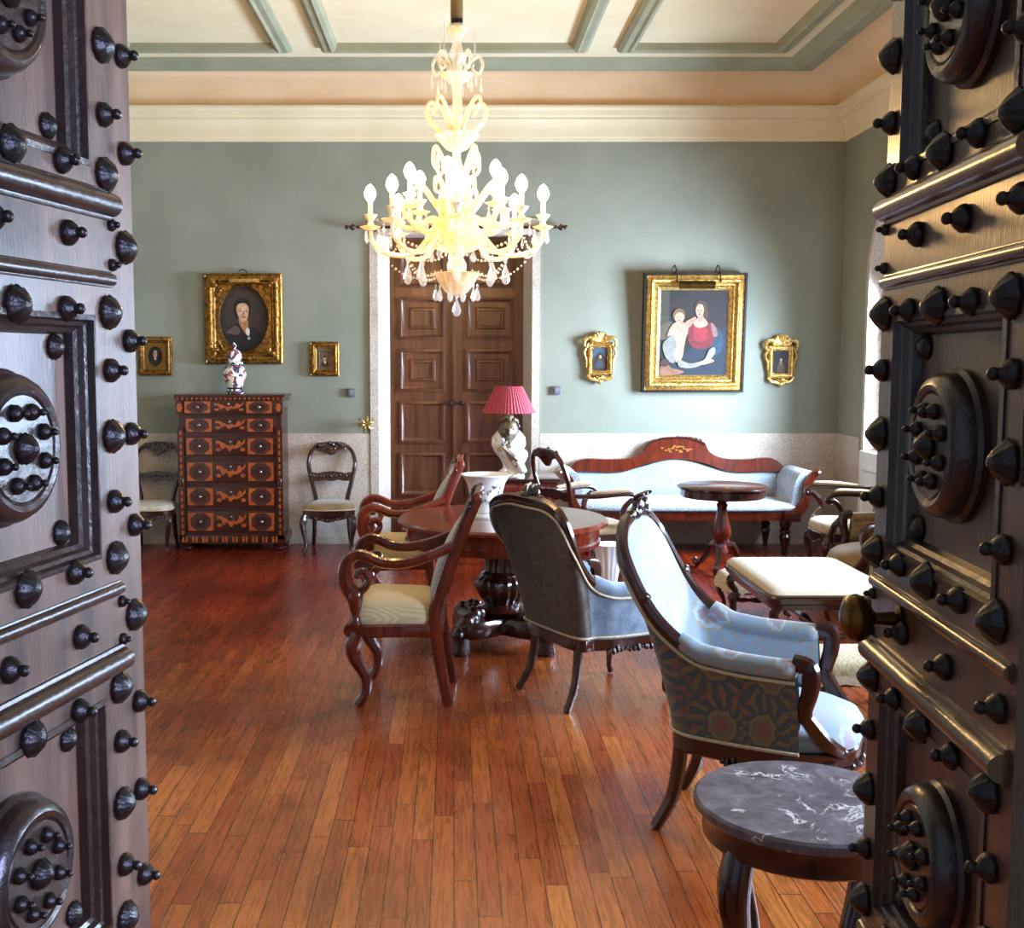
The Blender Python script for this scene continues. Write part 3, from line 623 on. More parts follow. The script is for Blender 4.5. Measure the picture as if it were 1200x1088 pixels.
# ---------------------------------------------------------------- upholstered tub armchairs
def make_tub(name,label,cat,loc,rz,ctl,zb,seatz,outm,inm,woodm,padm,carv,tuft,bulge,legr=.026,lat=.3,crest=True,padr=.035,seatm=None,scale=1.0,mat_side=None):
    """ctl rows: (x, y, top height, rake) from back centre to front of the arm"""
    t=thing(name,label,cat,loc,rz); t.scale=scale if isinstance(scale,tuple) else (scale,)*3
    n=6; C=[cr([(v,0,0) for v in col],n) for col in zip(*ctl)]; S=[tuple(c[i].x for c in C) for i in range(len(C[0]))]
    full=[(-x,y,h,r) for x,y,h,r in S[::-1]]+S[1:]
    N=len(full); nor=[]
    for i in range(N):
        a=Vector(full[max(i-1,0)][:2]); c=Vector(full[min(i+1,N-1)][:2]); d=(c-a).normalized(); nor.append(Vector((-d.y,d.x)))
    def surf(i,v,off,zlo):
        x,y,h,r=full[i]; z=zlo+(h-zlo)*v; k=max(0,(z-zb)/(h-zb)); p=Vector((x,y))+Vector((math.copysign(lat,x)*min(1,abs(x)/.2),1))*(r*k**1.3)+nor[i]*off
        return Vector((p.x,p.y,z))
    m=[i for i in range(N)]
    cut=min(i for i in m if full[i][1]>full[N//2][1]-.085)
    for nm,i0,i1,mt in (('side_panel',0,cut,mat_side or outm),('back_panel',cut,N-1-cut,outm),('side_panel',N-1-cut,N-1,mat_side or outm)):
        b=B(); b.grid([[surf(i,v/10,.0,zb) for v in range(11)] for i in range(i0,i1+1)]); b.build(nm,mt,t)
    th=.05; b=B(); rows=[]
    L=[0]
    for i in range(1,N): L.append(L[-1]+(Vector(full[i][:2])-Vector(full[i-1][:2])).length)
    nv=18
    for i in m:
        row=[]
        for v in range(nv+1):
            f=v/nv; z=seatz-.03+(full[i][2]-seatz+.03)*f
            u=(L[i]-L[-1]/2)/.062; w=(z-.1)/.075
            tb=tuft*(abs(math.cos(u*PI/2+w*PI/2))*abs(math.cos(u*PI/2-w*PI/2)))**.5 if tuft else 0
            edge=math.sin(min(1,f*1.02)*PI)**.35 if f<1 else 0
            row.append(surf(i,f,-(th*.35+.035*edge+tb*edge),seatz-.03))
        rows.append(row)
    b.grid(rows); b.build('backrest',inm,t)
    top=[surf(i,1,-.012,zb) for i in m]
    A=[i for i in m if abs(full[i][2]-full[0][2])<.06]; k1=max(i for i in A if i<N/2)
    b=B(); b.tube(top[k1:N-k1],[(.026,.022)],8,up=None) if False else b.tube(top[max(0,k1-2):N-k1+2],.024,8); b.build('back_frame',woodm,t)
    b=B(); b.tube([surf(i,1,.006,zb)-Vector((0,0,.032)) for i in m],.006,6); b.tube([surf(i,0,.006,zb)+Vector((0,0,.012)) for i in m],.006,6); b.build('piping',M['pipe'],t)
    for s in (0,1):
        idx=list(range(0,k1+2)) if s==0 else list(range(N-k1-2,N))
        P=[surf(i,1,-.02,zb)+Vector((0,0,.006)) for i in idx]
        b=B(); b.tube(P,[padr*.7]+[padr]*(max(3,len(P)-2))+[padr*.8] if s==0 else [padr*.8]+[padr]*(max(3,len(P)-2))+[padr*.7],10); b.build('armrest',padm,t)
    xf,yf,hf,_=full[-1]
    for s in (-1,1):
        b=B(); b.tube(cr([(s*(xf-.02),yf+.03,hf+.03),(s*(xf-.01),yf-.025,hf+.015),(s*(xf-.012),yf-.03,hf-.05),(s*(xf-.018),yf-.012,hf-.13),(s*(xf-.03),yf-.03,zb+.11),(s*(xf-.06),yf-.085,zb+.04),(s*(xf-.11),yf-.13,zb-.0)],5),[(.02,.03),(.026,.034),(.024,.03),(.02,.026),(.022,.028),(.024,.03),(.022,.024)],8,up=(1,0,0))
        if carv: b.lumps([(s*(xf-.04),yf-.06,zb+.07),(s*(xf-.10),yf-.14,zb+.01)],6,.014,6)
        b.build('arm_post',woodm,t)
    so=[(p.x,p.y) for p in cr([(-xf+.0,yf+.02,0),(-xf+.06,yf-.09,0),(-xf*.5,yf-.135-bulge,0),(0,yf-.15-bulge,0),(xf*.5,yf-.135-bulge,0),(xf-.06,yf-.09,0),(xf,yf+.02,0)],4)]
    ring_=[(full[i][0],full[i][1]) for i in m[::-1]]
    rail=[(x,y) for x,y in so]+ring_[1:-1]
    b=B(); b.prism(rail,lambda a,c,t_:(a,c,t_),zb-.055,zb+.004,.006); b.build('seat_rail',woodm,t)
    if carv:
        b=B(); b.lumps([(x,y-.004,zb-.055-.012*math.sin(i/len(so)*PI*3)**2) for i,(x,y) in enumerate(so)],60,.014,8)
        for s in (-1,1):
            bb=B(); P=[(s*abs(full[i][0]),full[i][1],zb-.052) for i in range(N-14,N)]; bb.lumps(P,30,.013,12); bb.build('apron_carving',M['carved'],t)
        b.build('apron_carving',M['carved'],t)
    cx=[(x*.9,(y if y<yf else yf+(y-yf)*.86)) for x,y in rail]
    b=B(); b.cushion(cx,zb,seatz,.55); b.build('seat',seatm or inm,t)
    yb=full[N//2][1]
    for s in (-1,1):
        cab_leg(t,s*(xf-.07),yf-.08-bulge*.3,zb-.03,s*.6,-.8,woodm,legr); sabre_leg(t,s*.19,yb-.05,zb-.04,s*.03,.085,woodm,legr)
    if crest:
        b=B(); P=[surf(i,1,-.012,zb) for i in range(N//2-4,N//2+5)]; b.lumps([p+Vector((0,-.01,.012)) for p in P],15,.02,21,sub=2); b.lumps([p+Vector((0,-.02,.03)) for p in P[2:7]],7,.018,5,sub=2)
        c=P[4]
        for s in (-1,0,1): b.tube(cr([c+Vector((s*.02,-.005,.02)),c+Vector((s*.04,-.015,.06)),c+Vector((s*.055,-.05,.075))],4),[.013,.012,.005],6)
        b.build('crest',M['carved'],t)
    return t,surf,full,N
BLUE=[(0,.235,.99,.13),(.13,.235,.985,.13),(.225,.222,.93,.15),(.262,.195,.80,.12),(.258,.145,.645,.05),(.288,.06,.585,.03),(.302,-.06,.572,.02),(.308,-.22,.565,.02)]
t,_,_,_=make_tub('velvet_armchair','blue-grey velvet spoon-back armchair with brown cloth back, pulled up to the round table','armchair',(.665,5.40,0),heading(.885,.465),BLUE,.345,.43,M['brownv'],M['bluev'],M['darkw'],M['bluev'],True,.02,.01,.022,padr=.035,mat_side=M['bluev'],lat=.62)
FLO=[(0,.27,1.095,.205),(.13,.265,1.065,.205),(.222,.24,.965,.19),(.268,.185,.79,.13),(.285,.11,.675,.06),(.296,.03,.65,.03),(.305,-.08,.642,.02),(.31,-.22,.64,.02)]
t,surf,full,N=make_tub('floral_armchair','large high-backed armchair in slate floral damask, behind the marble-topped table','armchair',(1.06,3.86,0),heading(.905,-.425),FLO,.36,.475,M['chout'],M['chin'],M['darkw'],M['chin'],True,0,.03,.028,padr=.036,seatm=M['chseat'],scale=(.94,.94,1.0))
for s in (0,1):
    b=B(); i0=min(range(N//2),key=lambda q:abs(full[q][2]-.84)); i=i0 if s==0 else N-1-i0; p=surf(i,.99,-.0,.36); b.ball(p+Vector((0,-.02,0)),(.024,.016,.024),2); b.lathe([(.012,-.02),(.02,-.012),(.02,.012),(.012,.02)],p+Vector((0,-.02,0)),14,M=Matrix.Rotation(PI/2,4,'X')); b.build('frame_scroll',M['darkw'],t)
TUB=[(0,.27,.86,.10),(.14,.265,.85,.10),(.26,.22,.78,.08),(.31,.12,.66,.04),(.33,.0,.60,.03),(.335,-.12,.585,.02),(.335,-.22,.58,.02)]
make_tub('tub_armchair','low beige velvet tub armchair half hidden by the right-hand studded door','armchair',(2.86,7.15,0),rad(-98),TUB,.27,.46,M['tan'],M['tan'],M['darkw'],M['tan'],False,.012,.03,.026,crest=False)
make_open_armchair('padded_armchair','carved armchair with padded arms and pale floral seat, in the corner right of the sofa',M['stoolf'],M['tan'],(3.02,8.42,0),rad(-92),True)
make_open_armchair('padded_armchair','open-backed carved armchair with tan padded arms, behind the round table by the sofa',M['tan'],M['tan'],(1.02,8.36,0),rad(116))
# ---------------------------------------------------------------- sofa
t=thing('sofa','long mahogany sofa with pale blue damask and inlaid humped crest, against the back wall','sofa',(1.985,9.62,0))
W=M['mahog']
top=[(p.x,p.y) for p in cr([(-.97,.70,0),(-.85,.775,0),(-.62,.775,0),(-.42,.785,0),(-.30,.84,0),(-.25,.925,0),(-.14,.96,0),(0,.968,0),(.14,.96,0),(.25,.925,0),(.30,.84,0),(.42,.785,0),(.62,.775,0),(.85,.785,0),(.97,.70,0)],4)]
low=[(p.x,p.y) for p in cr([(.97,.66,0),(.8,.665,0),(.5,.66,0),(.25,.74,0),(0,.775,0),(-.25,.74,0),(-.5,.66,0),(-.8,.665,0),(-.97,.66,0)],5)]
b=B(); b.prism(top+low,lambda a,c,t_:(a,.30-t_*1.0+(c-.7)*.12,c),0,.075,.008); b.build('crest_rail',W,t)
b=B(); b.prism([(p.x,p.y) for p in cr([(-.26,.915,0),(-.14,.965,0),(0,.975,0),(.14,.965,0),(.26,.915,0)],6)]+[(p.x,p.y) for p in cr([(.25,.905,0),(.14,.95,0),(0,.96,0),(-.14,.95,0),(-.25,.905,0)],6)],lambda a,c,t_:(a,.245+(c-.7)*.12-t_,c),0,.03)
b.lumps([(p[0],.215+(p[1]-.7)*.12+.03,p[1]+.008) for p in top if -.02<p[0]<.25],16,.008,2,.1); b.build('crest_moulding',M['darkw'],t)
b=B(); q=random.Random(3)
for i in range(26):
    a=q.uniform(-1,1); x=a*.13; z=.865+q.uniform(-.035,.035)*(1-abs(a)*.6); b.prism([(x+.014*math.cos(k*PI/3+i),z+.006*math.sin(k*PI/3+i)) for k in range(6)],lambda a_,c,t_:(a_,.226+(c-.7)*.12-t_,c),0,.004)
b.build('inlay_spray',flat('#b5762e',.3),t)
# upholstered back following the humped rail
b=B(); rows=[]
for i in range(31):
    x=-.93+1.86*i/30; zt=.775 if False else None
    zt=.665+.115*math.exp(-(x/.30)**2)
    row=[]
    for j in range(9):
        f=j/8; row.append((x,.19+.07*f-.045*math.sin(f*PI)**.6*(1-.5*(abs(x)/.93)**6),.42+(zt-.42)*f))
    rows.append(row)
b.grid(rows); b.build('backrest',M['sofa'],t)
b=B(); b.cushion([(p[0],p[1]-.06) for p in oval(.93,.30,40,(0,0),7)],.385,.475,.5); b.build('seat_cushion',M['sofa'],t)
b=B(); b.box((0,-.05,.345),(1.90,.56,.085),0,.008); b.build('seat_rail',W,t)
for s in (-1,1):
    b=B(); b.box((s*.87,-.338,.345),(.14,.03,.10),0,.006); b.build('rail_block',M['darkw'],t)
    # scrolled arm: side profile in x-z
    ctl=[(s*.86,.40),(s*.885,.52),(s*.90,.62),(s*.945,.70),(s*1.01,.725),(s*1.055,.715)]
    inn=[(p.x,p.y) for p in cr([(a,c,0) for a,c in ctl],5)]
    outc=[(s*1.075,.70),(s*1.06,.675),(s*1.02,.67),(s*.985,.63),(s*.985,.54),(s*.97,.42),(s*.91,.335),(s*.84,.30)]
    oo=[(p.x,p.y) for p in cr([(a,c,0) for a,c in outc],4)]
    b=B(); b.prism(inn+oo,lambda a,c,t_:(a,-.29+t_,c),0,.52,.004); b.build('arm',M['sofa'],t)
    fr=[(p.x,p.y) for p in cr([(s*.80,.385,0),(s*.90,.41,0),(s*.955,.50,0),(s*.965,.60,0),(s*.985,.665,0),(s*1.03,.715,0),(s*1.075,.735,0)],4)]
    fo=[(p.x,p.y) for p in cr([(s*1.095,.71,0),(s*1.065,.67,0),(s*1.03,.62,0),(s*1.025,.52,0),(s*.995,.40,0),(s*.93,.325,0),(s*.80,.30,0)],4)]
    b=B(); b.prism(fr+fo,lambda a,c,t_:(a,-.335+t_,c),0,.05,.006); b.tube([(s*1.085,-.35,.72),(s*1.085,-.27,.72)],.022,14); b.build('arm_front',W,t)
    b=B(); b.tube([(s*1.085,-.358,.72),(s*1.085,-.348,.72)],.012,12); b.build('rosette',flat('#c9c4bd',.3),t)
    for y,r in ((-.25,.05),(.2,.04)): turned(t,s*.84 if y<0 else s*.80,y,0,.31,r,M['darkw'])
# ---------------------------------------------------------------- small pedestal table before the sofa
t=thing('pedestal_table','small round dark tripod table standing in front of the sofa','table',(2.10,8.62,0))
b=B(); b.lathe([(.0,.655),(.325,.655),(.35,.66),(.352,.672),(.34,.682),(0,.684)],seg=48); b.build('tabletop',M['darkw'],t)
b=B(); b.lathe([(.0,.59),(.31,.59),(.325,.60),(.325,.652),(.0,.655)],seg=48); b.build('apron',M['darkw'],t)
b=B(); b.lathe([(.05,.145),(.06,.16),(.05,.19),(.04,.215),(.055,.24),(.075,.29),(.072,.34),(.045,.44),(.036,.50),(.045,.53),(.03,.545),(.06,.56),(.07,.592)],seg=24); b.build('column',M['mahog'],t)
for k in range(3):
    a=rad(-112+120*k); b=B(); c,s_=math.cos(a),math.sin(a)
    b.tube(cr([(c*.03,s_*.03,.20),(c*.09,s_*.09,.20),(c*.14,s_*.14,.12),(c*.2,s_*.2,.05),(c*.245,s_*.245,.035),(c*.265,s_*.265,.06),(c*.245,s_*.245,.075)],4),[.03,.032,.026,.022,.024,.018,.01],8); b.ball((c*.235,s_*.235,.022),.022); b.build('leg',M['darkw'],t)
# ---------------------------------------------------------------- round centre table
t=thing('centre_table','large round mahogany pedestal table in the middle of the room, under the chandelier','table',(.28,6.36,0))
b=B(); b.lathe([(0,.715),(.59,.715),(.605,.722),(.607,.738),(.595,.75),(0,.75)],seg=72); b.build('tabletop',M['redw'],t)
b=B(); b.lathe([(0,.60),(.535,.60),(.56,.605),(.565,.63),(.555,.64),(.56,.70),(.57,.715),(0,.715)],seg=72); b.build('apron',M['mahog'],t)
b=B(); b.lathe([(.12,.18),(.15,.2),(.16,.215),(.13,.235,.02),(.10,.25,.02),(.12,.28,.05),(.145,.33,.06),(.15,.37,.06),(.135,.40,.03),(.115,.415),(.125,.425),(.10,.44,.03),(.095,.5,.06),(.10,.55,.06),(.12,.565),(.15,.585),(.2,.60)],seg=72,flute=18); b.build('column',M['darkw'],t)
b=B(); q=[]
for i in range(48):
    a=2*PI*i/48; r=.27+.10*math.cos(4*(a-PI/4)); q.append((r*math.cos(a),r*math.sin(a)))
b.prism(q,lambda a,c,t_:(a,c,t_),.09,.185,.02); b.build('base_platform',M['darkw'],t)
for k in range(4):
    a=PI/4+k*PI/2; b=B(); c,s_=math.cos(a),math.sin(a)
    b.lumps([(c*.20,s_*.20,.20),(c*.30,s_*.30,.17),(c*.37,s_*.37,.11)],12,.036,k+3,sub=2); b.lathe([(.05,.0),(.055,.02),(.045,.05),(.05,.1)],(c*.34,s_*.34,0),14); b.build('foot',M['carved'],t)
# ---------------------------------------------------------------- bench, footstools
t=thing('upholstered_bench','long low bench with cream cloth top and turned wooden stretchers, before the sofa','bench',(2.0,6.23,0))
bo=[(x,y) for x,y in oval(.345,.52,48,(0,0),14)]
b=B(); b.cushion([(x*.97,y*.98) for x,y in bo],.412,.475,.55); b.build('seat',M['creamb'],t)
b=B(); b.prism(bo,lambda a,c,t_:(a,c,t_),.372,.415,.008); b.prism([(x*.95,y*.97) for x,y in bo],lambda a,c,t_:(a,c,t_),.345,.373); b.build('seat_rail',M['darkw'],t)
for sx in (-1,1):
    for sy in (-1,1):
        b=B(); x,y=sx*.29,sy*.46
        b.tube(cr([(x,y,.35),(x+sx*.02,y,.30),(x-sx*.012,y,.25),(x,y,.20),(x+sx*.0,y,.12),(x+sx*.02,y,.05),(x+sx*.03,y,.005)],4),[(.03,.026),(.03,.026),(.022,.02),(.026,.024),(.024,.022),(.03,.024),(.026,.024)],8,up=(0,1,0)); b.lumps([(x+sx*.03,y-sy*.0,.33),(x-sx*.03,y,.21)],3,.016,2); b.build('leg',M['darkw'],t)
prof=lambda L:[(.010,-L),(.016,-L*.8),(.010,-L*.7),(.02,-L*.5),(.012,-L*.3),(.024,-L*.08),(.03,0),(.024,L*.08),(.012,L*.3),(.02,L*.5),(.010,L*.7),(.016,L*.8),(.010,L)]
for sy in (-1,1):
    b=B(); b.lathe(prof(.28),(0,sy*.46,.19),14,M=Matrix.Rotation(PI/2,4,'Y')); b.build('stretcher',M['darkw'],t)
b=B(); b.lathe(prof(.45),(0,0,.19),14,M=Matrix.Rotation(PI/2,4,'X')); b.build('stretcher',M['darkw'],t)
def make_stool(label,loc,rz,w,d,h):
    t=thing('footstool',label,'footstool',loc,rz,'fringed footstools by the bench')
    o=oval(w/2,d/2,32,(0,0),6)
    b=B(); b.cushion([(x*.98,y*.98) for x,y in o],h-.10,h,.55); b.build('seat',M['stoolf'],t)
    b=B(); b.prism([(x*.93,y*.93) for x,y in o],lambda a,c,t_:(a,c,t_),h-.13,h-.09); b.build('seat_rail',M['darkw'],t)
    b=B(); P=[(p.x,p.y) for p in [Vector((x,y,0)) for x,y in oval(w/2*1.01,d/2*1.01,120,(0,0),6)]]
    b.grid([[(x,y,h-.075),(x*1.012,y*1.012,h-.09),(x*(1.01 if i%2 else 1.03),y*(1.01 if i%2 else 1.03),h-.125+(.012 if i%4<2 else 0))] for i,(x,y) in enumerate(P)],closeu=True); b.build('fringe',M['pipe'],t)
    for sx in (-1,1):
        for sy in (-1,1): cab_leg(t,sx*(w/2-.06),sy*(d/2-.06),h-.11,sx*.7,sy*.7,M['darkw'],.02,k=1.3)
make_stool('fringed footstool with embroidered top at the near end of the cream bench',(1.87,5.12,0),0,.46,.40,.30)
make_stool('fringed footstool peeping out beyond the far end of the cream bench',(1.97,7.16,0),0,.46,.40,.29)
# ---------------------------------------------------------------- marble-topped side table
t=thing('marble_table','round side table with grey veined marble top, in the right foreground','table',(.845,2.585,0))
b=B(); b.lathe([(0,.572),(.257,.572),(.262,.578),(.262,.594),(.255,.60),(0,.60)],seg=64); b.build('tabletop',M['marble'],t)
b=B(); b.lathe([(0,.50),(.225,.50),(.235,.505),(.24,.51),(.24,.565),(.245,.571),(0,.571)],seg=64); b.build('apron',M['darkw'],t)
for k in range(4):
    a=rad(-150+90*k); c,s_=math.cos(a),math.sin(a); b=B()
    b.tube(cr([(c*.20,s_*.20,.53),(c*.225,s_*.225,.44),(c*.215,s_*.215,.33),(c*.17,s_*.17,.2),(c*.16,s_*.16,.1),(c*.19,s_*.19,.03),(c*.215,s_*.215,.012)],5),[(.034,.034),(.042,.04),(.036,.034),(.028,.026),(.022,.022),(.024,.024),(.024,.024)],10)
    b.tube(cr([(c*.245,s_*.245,.46),(c*.262,s_*.262,.43),(c*.258,s_*.258,.38),(c*.24,s_*.24,.33)],4),[.006,.010,.010,.005],6); b.build('leg',M['darkw'],t)
# ---------------------------------------------------------------- inlaid chest of drawers
t=thing('chest_of_drawers','tall inlaid chest of six drawers against the back wall, bearing a lidded vase','chest of drawers',(-1.935,9.765,0))
b=B(); b.box((0,0,.665),(.885,.36,1.15)); b.build('carcass',M['walnut'],t)
b=B(); b.prism([(-.475,-.215),(.475,-.215),(.475,.19),(-.475,.19)],lambda a,c,t_:(a,c,t_),1.335,1.36,.006)
for i in range(46): 
    b.mi=1 if i%2 else 0; b.box((-.464+.928*i/45,-.205,1.326),(.014,.016,.02))
b.mi=0; b.box((0,-.005,1.318),(.925,.385,.03)); b.build('top',[M['walnut'],M['inlay']],t)
for s in (-1,1):
    b=B(); x=s*.425; b.box((x,-.19,.59),(.055,.04,.98)); b.mi=1
    for i in range(16): b.box((x,-.212,.16+.058*i),(.016,.006,.036))
    b.mi=0; b.ball((x,-.21,.60),(.02,.01,.05)); b.build('corner_pilaster',[M['walnut'],M['inlay']],t)
    b=B(); b.box((x,-.195,1.25),(.07,.06,.125),0,.004); b.mi=1; b.prism([(x+.024*math.cos(k*PI/3),1.25+.04*math.sin(k*PI/3)) for k in range(6)],XZ(-.225),0,.003); b.build('frieze_block',[M['walnut'],M['inlay']],t)
    for y in (-.14,.14):
        b=B(); b.lathe([(.03,0),(.05,.012),(.052,.03),(.035,.045),(.04,.06)],(s*.40,y,0),16); b.build('foot',M['walnut'],t)
b=B(); b.box((0,-.01,.10),(.94,.40,.075),0,.006); b.mi=1
for i in range(30):
    if i%3!=2: b.box((-.42+.84*i/29,-.213,.10),(.017,.008,.05))
b.build('base_moulding',[M['walnut'],M['inlay']],t)
DR=[(1.19,1.315,.048),(1.025,1.165,0),(.825,1.0,0),(.59,.79,0),(.38,.565,0),(.155,.35,0)]
for z0,z1,pr in DR:
    w=.79 if not pr else .77; zc=(z0+z1)/2; h=z1-z0; y=-.185-pr*.8
    b=B(); b.box((0,y+.02,zc),(w,.05,h-.012),0,.004)
    F=XZ(y-.0045); hh=h*.40
    for s in (-1,1):
        cx=s*.265; b.mi=1; b.prism([(cx-.115,zc-hh),(cx+.105,zc-hh),(cx+.105,zc+hh),(cx-.115,zc+hh)],F,0,.002)
        b.mi=2; b.prism([(cx-.005+.095*math.cos(k*PI/4+PI/8),zc+hh*1.05*math.sin(k*PI/4+PI/8)) for k in range(8)],F,.002,.0035)
        b.mi=0; b.prism([(cx-.005+.055*math.cos(k*PI/8),zc+hh*.62*math.sin(k*PI/8)) for k in range(16)],F,.0035,.0045)
    b.mi=1                       # pair of swags meeting in the middle
    up=[];lo=[]
    for i in range(25):
        a=-1+2*i/24; zz=zc+hh*(-.15+.75*abs(a)**1.5+.12*math.sin(a*14)); th_=hh*(.28+.14*math.cos(a*11)); up.append((a*.125,zz+th_)); lo.append((a*.125,zz-th_))
    b.prism(up+lo[::-1],F,0,.003)
    for s in (-1,1): b.prism([(s*.105+.022*math.cos(k*PI/4),zc-hh*.4+hh*.22*math.sin(k*PI/4)) for k in range(8)],F,0,.003)
    b.mi=2; b.prism([(.02*math.cos(k*PI/6),zc+hh*.45+hh*.4*math.sin(k*PI/6)) for k in range(12)],F,.0,.004)
    d=b.build('drawer',[M['walnut'],M['inlay'],M['inlayd']],t,30)
    for cx in (-.27,.26):
        b=B(); b.lathe([(.012,0),(.012,.004),(.006,.008),(.010,.016),(.007,.022),(0,.023)],(cx,y-.008,zc),10,M=Matrix.Rotation(PI/2,4,'X')); b.build('knob',M['silver'],d)
    b=B(); b.lathe([(.009,0),(.009,.004),(.004,.006),(0,.0065)],(0,y-.008,zc+hh*.55),10,M=Matrix.Rotation(PI/2,4,'X')); b.build('escutcheon',M['silver'],d)
# lidded vase
t=thing('lidded_vase','white lidded porcelain vase with red and navy flowers, on top of the inlaid chest','vase',(-1.92,9.74,1.36))
b=B(); b.lathe([(.065,0),(.075,.004),(.078,.02),(.066,.035),(.062,.05),(.07,.075),(.092,.13),(.103,.18),(.098,.215),(.07,.245),(.055,.26)],seg=36); b.build('body',M['imari'],t)
b=B(); b.lathe([(.0785,.018),(.0795,.022),(.0785,.028)],seg=36); b.lathe([(.0635,.042),(.065,.05),(.0665,.058)],seg=36); b.build('blue_bands',M['blueline'],t)
b=B()
for a in (-100,-20,60,140,220):
    rows=[]
    for i in range(9):
        z=.07+.15*i/8; w=.30*math.sin(PI*(i+.3)/8.6)
        rr=[(.07,.075),(.092,.13),(.103,.18),(.098,.215),(.07,.245)]
        r=.105
        for (r0,z0),(r1,z1) in zip(rr,rr[1:]):
            if z0<=z<=z1: r=r0+(r1-r0)*(z-z0)/(z1-z0)
        if z<.075: r=.071
        rows.append([((r+.002)*math.cos(rad(a)+w*k/3),(r+.002)*math.sin(rad(a)+w*k/3),z) for k in range(-3,4)])
    b.grid(rows)
b.build('flower_panels',m_porcelain('rose_panel','#b4524a','#5b6a4a',22,.52,'#efe6d8'),t)
b=B(); b.lathe([(.06,.258),(.075,.262),(.078,.272),(.06,.285),(.055,.30),(.066,.315),(.064,.345),(.045,.375),(.018,.39),(.012,.40),(.02,.412),(.022,.422),(.012,.437),(.006,.446),(0,.45)],seg=32); b.build('lid',M['imari'],t)
# planter on the table
t=thing('porcelain_planter','white flared porcelain planter standing on the round centre table','planter',(.185,6.37,.75))
b=B(); b.lathe([(.085,0),(.102,.0),(.104,.012),(.098,.02),(.094,.03),(.097,.036),(.094,.042),(.092,.09),(.098,.15),(.112,.20),(.135,.235),(.145,.243),(.145,.25),(.137,.249),(.105,.20),(.088,.14),(.086,.06),(0,.05)],seg=48); b.mi=1; q=random.Random(5)
for i in range(22):
    a=q.uniform(-2.4,-.7); z=q.uniform(.08,.19); r=.0965 if z<.15 else .099+(z-.15)*.30
    b.ball((r*math.cos(a),r*math.sin(a),z),(.007,.004,.007 if i%2 else .011),1)
b.build('body',[M['porcp'],flat('#8b8f9c',.3)],t)
# console table, lamp and bust
t=thing('console_table','dark wooden drawer table right of the back door, under the red-shaded lamp','table',(.535,9.10,0))
b=B(); b.box((0,0,.69),(.64,.50,.03),0,.008); b.build('tabletop',M['darkw'],t)
b=B(); b.box((0,0,.60),(.60,.44,.15)); b.build('apron',M['redw'],t)
b=B(); b.box((0,-.222,.60),(.46,.02,.11),0,.004); d=b.build('drawer',M['redw'],t)
b=B(); b.ball((0,-.238,.60),.012); b.build('knob',M['brass'],d)
for sx in (-1,1):
    for sy in (-1,1): turned(t,sx*.26,sy*.18,0,.53,.032,M['darkw'])
t=thing('table_lamp','lamp with pleated red shade and white porcelain base, right of the back door','lamp',(.455,9.235,.705))
b=B(); b.lathe([(.075,0),(.085,.01),(.08,.03),(.05,.05),(.045,.08),(.07,.13),(.12,.19),(.145,.25),(.14,.31),(.10,.36),(.05,.385),(.035,.40),(.03,.43)],seg=36); b.build('lamp_base',m_porcelain('lamp_porcelain','#c9bd9a','#9aa8a0',9,.60),t)
b=B(); b.lathe([(.012,.42),(.016,.44),(.01,.45),(.012,.52),(.006,.53),(.006,.75),(.012,.757),(0,.77)],seg=12); b.build('stem',M['brass'],t)
b=B(); n=96; rows=[]
for z,r in ((.515,.222),(.58,.188),(.66,.147),(.735,.110)): rows.append([((r+(.004 if i%2 else -.002))*math.cos(2*PI*i/n),(r+(.004 if i%2 else -.002))*math.sin(2*PI*i/n),z) for i in range(n)])
b.grid(rows,closev=True); b.build('lamp_shade',M['red'],t,20)
t=thing('bust','bronze bust with silvery raised arm and white drapery, in front of the red-shaded lamp','sculpture',(.46,8.94,.705))
b=B()                                               # drapery and torso
b.lathe([(.075,0),(.085,.01),(.075,.04),(.06,.07),(.085,.13),(.11,.18),(.10,.22),(.05,.255),(.032,.275)],(0.03,0,0),32,flute=9,sx=1,sy=.75)
b.tube(cr([(-.06,-.06,.24),(.0,-.085,.19),(.06,-.085,.12),(.10,-.07,.05)],5),[.02,.035,.04,.03],10); b.build('drapery',M['porc'],t)
b=B(); rows=[]                                      # head with face
for i in range(41):
    ph=PI*i/40; row=[]
    for j in range(64):
        a=2*PI*j/64; x=.058*math.sin(ph)*math.cos(a); y=.07*math.sin(ph)*math.sin(a); z=.085*math.cos(ph)
        if z<-.02: x*=1+ (z+.02)*4.2; y*=1+(z+.02)*1.6
        if y<0:
            fx=abs(x)
            y-=.030*math.exp(-(x/.010)**2)*math.exp(-((z+.012)/.020)**2)+.006*math.exp(-(x/.02)**2)*math.exp(-((z+.045)/.008)**2)+.008*math.exp(-(x/.02)**2)*math.exp(-((z+.07)/.012)**2)
            y+=.011*math.exp(-((fx-.023)/.013)**2)*math.exp(-((z-.006)/.009)**2)-.006*math.exp(-((fx-.023)/.008)**2)*math.exp(-((z-.004)/.005)**2)-.006*math.exp(-((fx-.022)/.016)**2)*math.exp(-((z-.022)/.006)**2)+.009*math.exp(-(x/.02)**2)*math.exp(-((z+.053)/.005)**2)
        row.append((x*1.3-.02,y*1.25-.02,z*1.2+.385))
    rows.append(row)
b.grid(rows,closev=True); b.tube([(-.01,-.0,.24),(-.018,-.012,.31)],[.038,.03],10)
for s in (-1,1): b.ball((-.02+s*.076,-.01,.382),(.01,.017,.024),1)
b.build('head',M['bronze'],t,60)
b=B(); q=random.Random(8)
